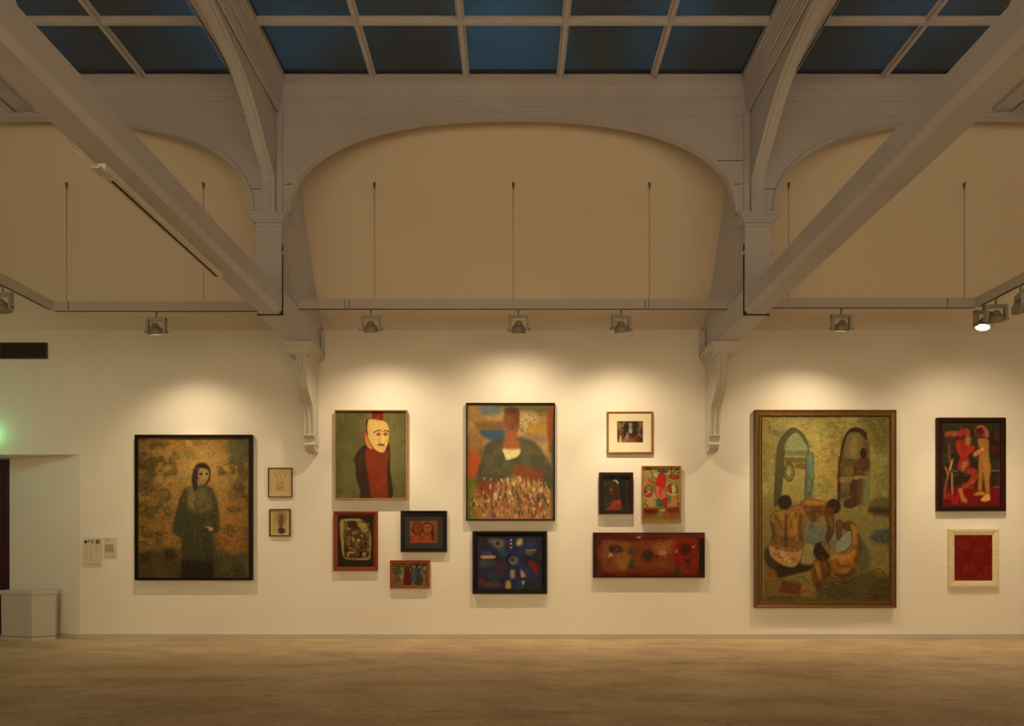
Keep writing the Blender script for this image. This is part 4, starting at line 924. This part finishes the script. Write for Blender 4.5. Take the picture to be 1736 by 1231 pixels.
# right arch
a.poly([(930, 1010), (945, 620), (985, 400), (1060, 310), (1140, 280), (1230, 360), (1260, 480), (1265, 700), (1240, 1060), (1100, 1090)], (96, 78, 42), 2)
a.poly([(925, 1020), (935, 700), (970, 440), (1040, 300), (1140, 275), (1220, 330), (1225, 410), (1190, 370), (1120, 330), (1050, 340), (1000, 430), (965, 640), (950, 1020)], (54, 34, 20), 1.2).poly([(1040, 340), (1160, 340), (1190, 470), (1160, 600), (1010, 600), (1010, 440)], (110, 92, 54), 2).ell(1090, 480, 42, 110, (140, 112, 66), 0, 4, .9)
a.poly([(960, 620), (1100, 620), (1090, 760), (960, 770)], (84, 68, 38), 1.5, 1, True, (50, 36, 20), 1).ell(1040, 730, 60, 60, (104, 80, 42), 0, 2, 1, (54, 40, 22), 1).poly([(945, 800), (1090, 790), (1080, 850), (950, 850)], (126, 104, 58), 1.5, .9).poly([(945, 950), (1060, 950), (1050, 1000), (945, 1000)], (78, 60, 34), 2, .8).line([(932, 580), (930, 1010)], 2.4, (78, 30, 20), .7, .8)
# standing figure
sk = (86, 54, 28); skd = (48, 28, 16)
a.ell(1192, 545, 34, 52, (48, 30, 18), 0, 1.2).poly([(1120, 640), (1180, 600), (1245, 610), (1266, 680), (1240, 780), (1110, 780), (1105, 700)], sk, 1.2, 1, True, skd, 1.2).line([(1130, 700), (1200, 720), (1240, 680)], 3, (60, 36, 20), 1, .7).line([(1120, 660), (1170, 740), (1240, 750)], 2.5, (108, 70, 38), 1, .7)
a.poly([(1100, 780), (1230, 780), (1225, 830), (1160, 850), (1095, 830)], (132, 116, 78), 1.2, 1, True, (60, 46, 28), 1).poly([(1060, 850), (1130, 830), (1140, 1000), (1090, 1060), (1060, 960)], (74, 46, 24), 1.2, 1, True, skd, 1).poly([(1130, 830), (1215, 830), (1190, 940), (1160, 1060), (1120, 1070), (1120, 960)], (88, 58, 30), 1.2, 1, True, skd, 1)
a.poly([(990, 1070), (1040, 1020), (1110, 1060), (1110, 1100), (1030, 1115), (995, 1100)], (70, 42, 22), 1.2, 1, True, skd, 1).poly([(1265, 480), (1290, 480), (1300, 900), (1260, 1160)], (150, 130, 68), 3, .7).poly([(1270, 1040), (1465, 1010), (1465, 1190), (1262, 1165)], (92, 80, 36), 3, .8).poly([(1262, 1110), (1465, 1120), (1465, 1195), (1265, 1165)], (50, 44, 22), 4, .85).poly([(1200, 800), (1260, 740), (1240, 1060), (1180, 1090)], (122, 130, 88), 5, .7)
# foreground
a.T = (1270, 840, 5.862)
a.poly([(660, 320), (780, 320), (860, 380), (860, 470), (640, 510), (540, 480), (540, 220), (600, 260)], (104, 102, 92), 2, .95).strokes([(60, 60, 60), (140, 136, 120), (86, 88, 88)], 90, 6, 1.4, (540, 250, 850, 500), None, .7)
a.poly([(150, 560), (240, 480), (520, 520), (660, 560), (640, 700), (480, 760), (300, 800), (180, 700)], (64, 48, 28), 3).poly([(540, 490), (660, 520), (650, 680), (520, 690)], (150, 130, 84), 2.5, .9)
a.poly([(280, 700), (600, 690), (620, 740), (420, 790), (290, 820)], (48, 32, 18), 2.5)
a.poly([(215, 200), (250, 160), (330, 140), (440, 110), (520, 95), (560, 140), (560, 230), (530, 380), (525, 540), (470, 560), (300, 540), (235, 500), (225, 420), (250, 390), (215, 260)], (138, 94, 44), 1.5, 1, True, (56, 34, 18), 1.2)
a.ell(450, 330, 70, 150, (158, 106, 46), .1, 12, .8).ell(290, 270, 50, 100, (126, 94, 54), 0, 10, .7).poly([(350, 250), (370, 260), (370, 520), (345, 520)], (96, 62, 30), 3, .7).poly([(225, 430), (530, 420), (525, 550), (300, 545)], (96, 66, 34), 8, .5).line([(215, 260), (240, 380), (225, 450)], 2, (60, 38, 20), .8)
a.ell(350, 75, 65, 68, (42, 28, 16), 0, 1.5).poly([(290, 50), (330, 5), (390, 0), (420, 50), (410, 110), (310, 120)], (44, 30, 18), 1.5)
a.poly([(200, 490), (300, 540), (460, 560), (530, 530), (510, 640), (440, 715), (330, 690), (220, 610)], (158, 128, 82), 1.5, 1, True, (86, 60, 36), 1).strokes([(150, 64, 34), (170, 90, 50), (190, 160, 110)], 34, 8, 3.4, (230, 530, 500, 660), None, .7)
a.poly([(510, 80), (570, 35), (680, 45), (780, 70), (860, 60), (850, 160), (780, 180), (700, 210), (640, 260), (590, 220), (560, 140)], (122, 78, 38), 1.5, 1, True, (56, 32, 18), 1.2).ell(640, 80, 80, 30, (160, 106, 52), .1, 8, .8).ell(690, 140, 60, 30, (96, 52, 28), 0, 6, .7).ell(640, 210, 40, 50, (84, 54, 28), 0, 4, .9)
a.ell(840, 110, 70, 74, (46, 26, 16), 0, 1.5).ell(800, 150, 45, 36, (98, 46, 28), 0, 3).poly([(750, 170), (830, 190), (845, 270), (835, 370), (790, 470), (760, 430), (780, 320)], (96, 56, 30), 1.5, 1, True, (50, 28, 16), 1.2)
# reclining bather
a.poly([(1060, 380), (1120, 430), (1190, 560), (1200, 700), (1100, 740), (1090, 560)], (76, 72, 58), 2.5, .95).poly([(860, 480), (940, 390), (1010, 350), (1015, 470), (960, 540), (860, 570)], (124, 130, 110), 2, 1, True, (60, 58, 44), 1).poly([(865, 260), (920, 250), (935, 300), (900, 440), (875, 420)], (96, 60, 32), 1.3, 1, True, (50, 30, 16), 1).poly([(935, 290), (980, 255), (1040, 280), (1030, 340), (1000, 350), (950, 340)], (88, 54, 28), 1.3, 1, True, (50, 30, 16), 1)
a.poly([(1000, 280), (1050, 290), (1090, 390), (1110, 500), (1090, 640), (1050, 760), (960, 825), (860, 810), (760, 830), (740, 780), (760, 660), (830, 600), (930, 570), (1010, 500), (1020, 380)], (146, 92, 34), 1.5, 1, True, (60, 36, 18), 1.2)
a.ell(960, 620, 110, 55, (176, 122, 54), -.5, 10, .8).ell(950, 740, 90, 60, (132, 84, 32), 0, 10, .7).ell(1060, 440, 26, 100, (160, 106, 44), -.1, 6, .8).ell(850, 610, 40, 20, (170, 140, 90), 0, 4, .7)
a.poly([(650, 650), (760, 650), (800, 740), (750, 830), (750, 900), (720, 950), (670, 930), (625, 820), (620, 720)], (122, 76, 32), 1.5, 1, True, (52, 32, 16), 1.2).ell(680, 740, 36, 80, (150, 96, 42), .1, 7, .7).ell(790, 740, 60, 70, (92, 60, 26), 0, 8, .7).ell(710, 900, 30, 50, (84, 50, 24), 0, 4, .7)
a.ell(725, 555, 88, 98, (48, 32, 20), .2, 1.5).poly([(715, 470), (780, 480), (840, 540), (820, 600), (770, 560)], (134, 92, 54), 1.5, .95).strokes([(36, 24, 14), (74, 54, 34)], 40, 8, 1, (650, 470, 800, 640), 1.1, .6)
a.poly([(1210, 400), (1300, 345), (1390, 350), (1395, 490), (1290, 480), (1220, 450)], (68, 70, 62), 3, .95).strokes([(36, 36, 34), (110, 112, 98)], 34, 7, 1.2, (1220, 350, 1390, 480), .3, .7)
# floor patches
a.poly([(700, 860), (1190, 740), (1420, 820), (1420, 1060), (640, 1050)], (64, 54, 26), 8, .85, False).poly([(150, 830), (330, 830), (290, 970), (150, 980)], (112, 84, 38), 3, .85, False).poly([(330, 840), (530, 880), (500, 1000), (290, 960)], (96, 44, 20), 3, .9, False).poly([(530, 880), (620, 880), (600, 1030), (500, 1000)], (142, 94, 38), 3, .9, False).ell(215, 780, 60, 50, (124, 78, 34), 0, 3, .9).poly([(1050, 850), (1180, 790), (1190, 960), (1050, 1000)], (84, 70, 34), 4, .8).poly([(1190, 1000), (1290, 1000), (1290, 1050), (1190, 1050)], (90, 26, 14), 4, .7).line([(1220, 770), (1310, 730), (1380, 900)], 1.4, (60, 42, 22)).line([(1190, 920), (1400, 940)], 1.4, (54, 38, 20))
a.poly([(150, 980), (620, 1010), (620, 1050), (150, 1050)], (84, 60, 28), 4, .8, False).ell(1290, 620, 110, 110, (122, 100, 46), 0, 20, .5)
dk2 = (40, 24, 12)
for pts_, w_, al in (([(370, 200), (362, 330), (372, 500)], 3, .7), ([(260, 210), (300, 260), (320, 330)], 4, .45), ([(470, 180), (430, 240), (420, 320)], 4, .45), ([(240, 300), (262, 400), (250, 470)], 5, .5), ([(515, 200), (505, 330), (520, 440)], 6, .6), ([(300, 420), (360, 440), (430, 430)], 4, .4),
    ([(560, 110), (640, 120), (720, 110), (790, 120)], 4, .5), ([(600, 170), (660, 150), (720, 170)], 4, .5), ([(790, 200), (800, 300), (790, 420)], 4, .5), ([(640, 700), (660, 800), (690, 900)], 5, .6), ([(760, 640), (800, 720), (780, 800)], 6, .6), ([(860, 640), (900, 700), (990, 700)], 4, .45), ([(1075, 400), (1090, 520), (1060, 660)], 6, .6), ([(930, 580), (1000, 560), (1060, 500)], 3, .5), ([(870, 790), (960, 800), (1040, 740)], 7, .6), ([(700, 640), (740, 720), (735, 850)], 4, .5)):
    a.line(pts_, w_, dk2, 3, al)
for pts_, w_ in (([(430, 200), (450, 300), (440, 400)], 6), ([(300, 180), (330, 200), (340, 280)], 4), ([(580, 70), (660, 70), (740, 85)], 5), ([(900, 610), (980, 600), (1040, 560)], 6), ([(1040, 320), (1060, 400), (1065, 480)], 4), ([(670, 700), (690, 760), (700, 820)], 4), ([(930, 760), (990, 740)], 6), ([(800, 220), (815, 300)], 3)):
    a.line(pts_, w_, (182, 128, 62), 4, .5)
a.strokes([(60, 38, 18), (168, 116, 54), (104, 68, 32)], 260, 7, 1.1, (220, 120, 540, 540), 1.2, .35).strokes([(60, 38, 18), (168, 116, 54)], 160, 7, 1.1, (630, 580, 1100, 900), .4, .35)
a.strokes([(70, 54, 28), (118, 96, 50), (48, 36, 18)], 420, 8, 1.1, (150, 800, 1410, 1050), .2, .45)
a.strokes([(150, 126, 70), (74, 56, 28), (128, 92, 44)], 420, 5, 1, (150, 100, 1410, 1040), None, .3).grain(0.108, 1.6).grain(0.06, 5)
artwork(a, (1280.5, 694.5, 1520.5, 1031), 'very large painting of bathers seated on a floor before two arches, bronze frame', 'painting', (128, 88, 46), 11, .06, prof='step', metal_f=.75, rough_f=.32)

# --- 15 : two figures on dark ground
a = Art(1597.5, 714.5, 1697.5, 859, (42, 26, 16), 1.5, 141, (1580, 700, 7.037))
a.tint((62, 44, 26), 14, .5, .7).poly([(120, 100), (820, 100), (820, 190), (120, 190)], (52, 54, 26), 6, .9, False).poly([(120, 930), (320, 880), (820, 880), (830, 1115), (130, 1115)], (110, 16, 14), 6, .95, False).tint((160, 30, 26), 8, .55, .8, 1, (140, 960, 320, 1100)).tint((50, 58, 54), 8, .6, .7, 1, (120, 400, 820, 760))
a.poly([(150, 270), (170, 220), (310, 220), (310, 270), (240, 290), (180, 295)], (148, 76, 40), 2).ell(210, 330, 40, 60, (60, 42, 28), 0, 3, .9).poly([(190, 400), (215, 400), (220, 580), (200, 590)], (110, 70, 40), 2)
a.line([(245, 560), (200, 720), (160, 880), (150, 1010)], 4, (128, 66, 40)).line([(160, 650), (190, 740)], 3, (140, 100, 60)).line([(240, 720), (240, 860), (245, 970)], 3.4, (150, 110, 66)).line([(240, 570), (215, 680)], 3, (170, 130, 80))
a.ell(410, 240, 62, 80, (44, 22, 16), 0, 2).ell(350, 240, 38, 60, (156, 46, 42), .3, 3, .95).poly([(385, 210), (420, 180), (455, 220), (445, 290), (400, 290)], (150, 58, 44), 2)
a.poly([(280, 340), (350, 310), (420, 380), (480, 400), (500, 430), (440, 520), (460, 600), (420, 700), (320, 690), (300, 620), (330, 530), (290, 440)], (132, 36, 20), 1.8, 1, True, (60, 14, 10), 1)
a.line([(310, 360), (350, 500), (480, 440)], 6, (156, 46, 26), 2, .9).ell(480, 420, 34, 30, (152, 44, 28), -.5, 1.5).poly([(390, 300), (460, 290), (460, 370), (430, 400), (395, 360)], (156, 112, 62), 2, .9).poly([(360, 590), (420, 570), (420, 640), (370, 700), (345, 660)], (150, 92, 54), 2, .9)
a.poly([(420, 660), (520, 670), (555, 750), (520, 830), (420, 900), (370, 910), (360, 870), (440, 800), (460, 740), (400, 720)], (140, 44, 24), 1.8, 1, True, (66, 16, 10), 1).strokes([(190, 110, 66), (100, 20, 14)], 40, 5, 1.2, (370, 790, 520, 900), None, .6).poly([(310, 910), (360, 895), (380, 980), (425, 1050), (400, 1075), (350, 1050), (330, 980)], (176, 96, 52), 1.5)
a.ell(640, 240, 44, 72, (150, 72, 48), -.3, 2).ell(570, 220, 62, 70, (136, 60, 44), 0, 2).poly([(530, 190), (590, 170), (610, 240), (580, 300), (540, 290)], (70, 30, 26), 2).ell(560, 270, 26, 22, (110, 40, 44), 0, 1.5).line([(545, 175), (600, 160), (650, 220), (660, 290)], 3.4, (180, 90, 66))
a.poly([(540, 320), (620, 300), (680, 330), (680, 440), (690, 560), (710, 660), (690, 780), (690, 980), (640, 975), (620, 760), (600, 720), (600, 900), (550, 920), (550, 760), (555, 560), (560, 420)], (152, 104, 44), 1.8, 1, True, (66, 36, 16), 1)
a.poly([(490, 480), (600, 410), (625, 450), (520, 525)], (184, 110, 64), 1.5, 1, True, (90, 40, 22), .8).ell(605, 430, 16, 18, (200, 160, 110), 0, 1).ell(640, 700, 30, 120, (170, 116, 50), 0, 5, .7).strokes([(110, 60, 30), (180, 90, 50)], 30, 6, 1.2, (550, 560, 610, 900), math.pi/2, .6)
a.poly([(490, 980), (570, 935), (630, 950), (620, 985)], (164, 116, 62), 1.3).poly([(580, 1040), (640, 975), (690, 985), (690, 1040), (630, 1060)], (200, 152, 78), 1.3)
a.ell(770, 260, 34, 70, (84, 40, 32), 0, 3, .9).ell(750, 430, 55, 40, (90, 22, 24), 0, 4, .9).line([(720, 690), (800, 690)], 2.4, (110, 110, 96), 1, .8).line([(740, 890), (810, 885)], 2, (140, 100, 70), 1, .8).line([(250, 690), (300, 695)], 2, (120, 116, 92), 1, .8)
a.strokes([(120, 50, 30), (40, 26, 16), (80, 70, 44)], 200, 4, .9, None, None, .4).grain(0.12, 1.5)
artwork(a, (1590, 708, 1705.5, 866.5), 'dark red painting of two embracing figures, one red and one yellow, dark brown frame', 'painting', (44, 16, 8), 7.2, .05, prof='flat')

# --- 16 : red monochrome in a cream frame
a = Art(1619, 905, 1684, 985, (112, 20, 12), 1.5, 151, (1570, 690, 3.849))
a.tint((134, 30, 18), 14, .48, .7).tint((88, 14, 10), 10, .56, .6).strokes([(140, 40, 24), (84, 12, 8)], 200, 6, 1, None, math.pi/2, .5)
a.line([(200, 860), (240, 838), (400, 838), (432, 860), (434, 1100), (200, 1100), (200, 870)], 1.6, (96, 28, 14), .8, .8).line([(192, 1128), (440, 1128)], 2, (112, 60, 32), .8, .9).line([(192, 832), (438, 832)], 1.5, (104, 40, 22), .8, .9).line([(437, 832), (440, 1130)], 1.6, (120, 60, 36), .8, .8).grain(0.072, 1.5)
artwork(a, (1609, 897, 1694, 995), 'small plain red picture in a wide cream frame, hung below the dark red pair', 'painting', (206, 168, 112), 10.2, .035, prof='bevel', rough_f=.7)

# ------------------------------------------------------------------ wall texts and vent
m_paper = mat('cream_info_card', paint_rgb((204, 172, 130)), .7)
m_ink = mat('grey_print', paint_rgb((132, 100, 60)), .8)
m_ink2 = mat('black_print', paint_rgb((40, 28, 14)), .8)
def card(rect, label, lines, marks=(), depth=.014):
    x0, y0, x1, y1 = rect; d = DW-depth
    r = thing('wall_text_card', label, 'sign', (PX((x0+x1)/2, d), 0, PZ(y1, d)), group='printed cards beside the doorway')
    MB().box(PX(x0, d), PX(x1, d), -depth, -.001, PZ(y1, d), PZ(y0, d)).make('card', m_paper, r)
    for lx0, lx1, ly, lh in lines: MB().box(PX(lx0, d), PX(lx1, d), -depth-.0012, -depth-.0002, PZ(ly+lh, d), PZ(ly, d)).make('text_line', m_ink, r)
    if marks:
        for lx0, lx1, ly, lh in marks: MB().box(PX(lx0, d), PX(lx1, d), -depth-.0012, -depth-.0002, PZ(ly+lh, d), PZ(ly, d)).make('thumbnail', m_ink2, r)
K = 18.94
ln = []
for cx_, ys in ((260, (500, 520, 600, 630, 700, 720, 810, 880, 905)), (430, (490, 515, 590, 655, 690, 760, 780, 845, 870, 940, 965)), (600, (495, 520, 540, 600, 620, 685, 765, 790, 850))):
    for i, yy in enumerate(ys):
        wd_ = (90, 70, 110, 60, 100)[i % 5]
        ln.append((130+cx_/K, 130+(cx_+wd_)/K, 900+yy/K, .45))
marks = []
for (a0, b0, a1, b1) in ((250, 310, 335, 400), (372, 295, 415, 345), (385, 355, 410, 380), (418, 370, 438, 395), (468, 295, 528, 330), (480, 330, 510, 375), (478, 385, 515, 412), (555, 345, 600, 362), (560, 380, 600, 392), (572, 295, 590, 310), (628, 290, 662, 425), (668, 290, 715, 345), (672, 355, 712, 415), (735, 300, 752, 345), (738, 355, 756, 400)):
    marks.append((130+a0/K, 130+a1/K, 900+b0/K, (b1-b0)/K))
card((140.5, 911.5, 171.5, 955.5), 'cream printed card with a row of small black pictures, nearer the doorway', ln, marks, .018)
ln = [(130+a0/K, 130+a1/K, 900+yy/K, .5) for a0, a1, yy in ((915, 1050, 250), (915, 1095, 320), (915, 990, 365))]+[(130+915/K, 130+(1215-(i*37) % 40)/K, 900+(435+i*22)/K, .5) for i in range(12)]+[(130+1040/K, 130+1200/K, 900+745/K, .4)]
card((176, 911.5, 197.2, 943), 'smaller cream card of grey text beside the robed figure painting', ln)

d = DW-.02
r = thing('wall_vent', 'dark louvred vent grille high on the wall at the left edge', 'vent', (PX(40, d), 0, PZ(608, d)))
m_vent = mat('dark_vent_metal', (.060, .050, .030), .6)
X0, X1, Z0, Z1 = PX(-1, d), PX(79, d), PZ(608, d), PZ(580.5, d)
MB().ring_xz(X0, X1, Z0, Z1, [(0, -.001), (0, -.018), (.012, -.020), (.016, -.006)]).make('frame', m_vent, r)
MB().box(X0+.006, X1-.006, -.004, -.001, Z0+.006, Z1-.006).make('backing', m_dark, r)
s_ = MB()
for i in range(9):
    z = Z0+.018+i*(Z1-Z0-.036)/8
    s_.prism_x([(-.005, z+.006), (-.016, z-.004), (-.014, z-.006), (-.004, z+.003)], X0+.014, X1-.014)
s_.make('louvre', m_vent, r)

# ------------------------------------------------------------------ bin in the doorway
r = thing('litter_bin', 'white faceted litter bin standing in the doorway recess', 'bin', (-5.38, Y(7.7), 0))
foot = [(-5.715, Y(7.60)), (-5.285, Y(7.49)), (-5.115, Y(7.64)), (-5.15, Y(7.735)), (-5.50, Y(7.86)), (-5.69, Y(7.80))]
def sc_(pts, k):
    n = len(pts); cx = sum(p[0] for p in pts)/n; cy = sum(p[1] for p in pts)/n
    return [(cx+(x-cx)*k, cy+(y-cy)*k) for x, y in pts]
MB().prism_z(sc_(foot, .985), 0, .035).make('plinth', m_white, r)
MB().prism_z(sc_(foot, .935), .035, .045).make('recess', m_ink, r)
MB().prism_z(sc_(foot, .955), .045, .505, 1.012).make('body', m_white, r)
lid = MB(); n = len(foot)
levels = [(1.0, .505), (1.015, .51), (1.015, .543), (1.0, .552), (.93, .552), (.80, .535), (.74, .515)]
v = []
for k_, z in levels: v += [(x, y, z) for x, y in sc_(foot, k_)]
f = [(i*n+j, i*n+(j+1) % n, (i+1)*n+(j+1) % n, (i+1)*n+j) for i in range(len(levels)-1) for j in range(n)]
f.append(list(range((len(levels)-1)*n, len(levels)*n))); f.append(list(range(n)))
lid.add(v, f).make('lid', m_white, r)

# ------------------------------------------------------------------ green exit sign over the doorway, cut off by the left edge of the photo
r = thing('exit_sign', 'green lit exit sign above the dark door', 'sign', (-6.12, -.05, 2.22))
MB().box(-6.30, -5.94, -.07, -.001, 2.22, 2.38).make('housing', m_white, r)
MB().box(-6.285, -5.955, -.073, -.069, 2.235, 2.365).make('lit_face', mat('exit_green', (.02, .3, .08), .4, emit=(.10, 1.0, .30), estr=3.0), r)
l = bpy.data.lights.new('exit_glow', 'AREA'); l.energy = 0.6; l.color = (.25, 1.0, .35); l.shape = 'RECTANGLE'; l.size = .12; l.size_y = .06
lo = bpy.data.objects.new('exit_glow', l); COL.objects.link(lo); lo.location = (-5.925, -.06, 2.31); lo.rotation_euler = Vector((1, .25, 0)).to_track_quat('-Z', 'Y').to_euler()
# lamp of the lobby beside the door, cooler than the gallery spots
l = bpy.data.lights.new('lobby_lamp', 'AREA'); l.energy = 3.6; l.color = (.50, 1.0, .66); l.size = .3
lo = bpy.data.objects.new('lobby_lamp', l); COL.objects.link(lo); lo.location = (-6.5, -1.3, 2.7); lo.rotation_euler = (Vector((-5.4, .1, 1.0))-lo.location).to_track_quat('-Z', 'Y').to_euler()
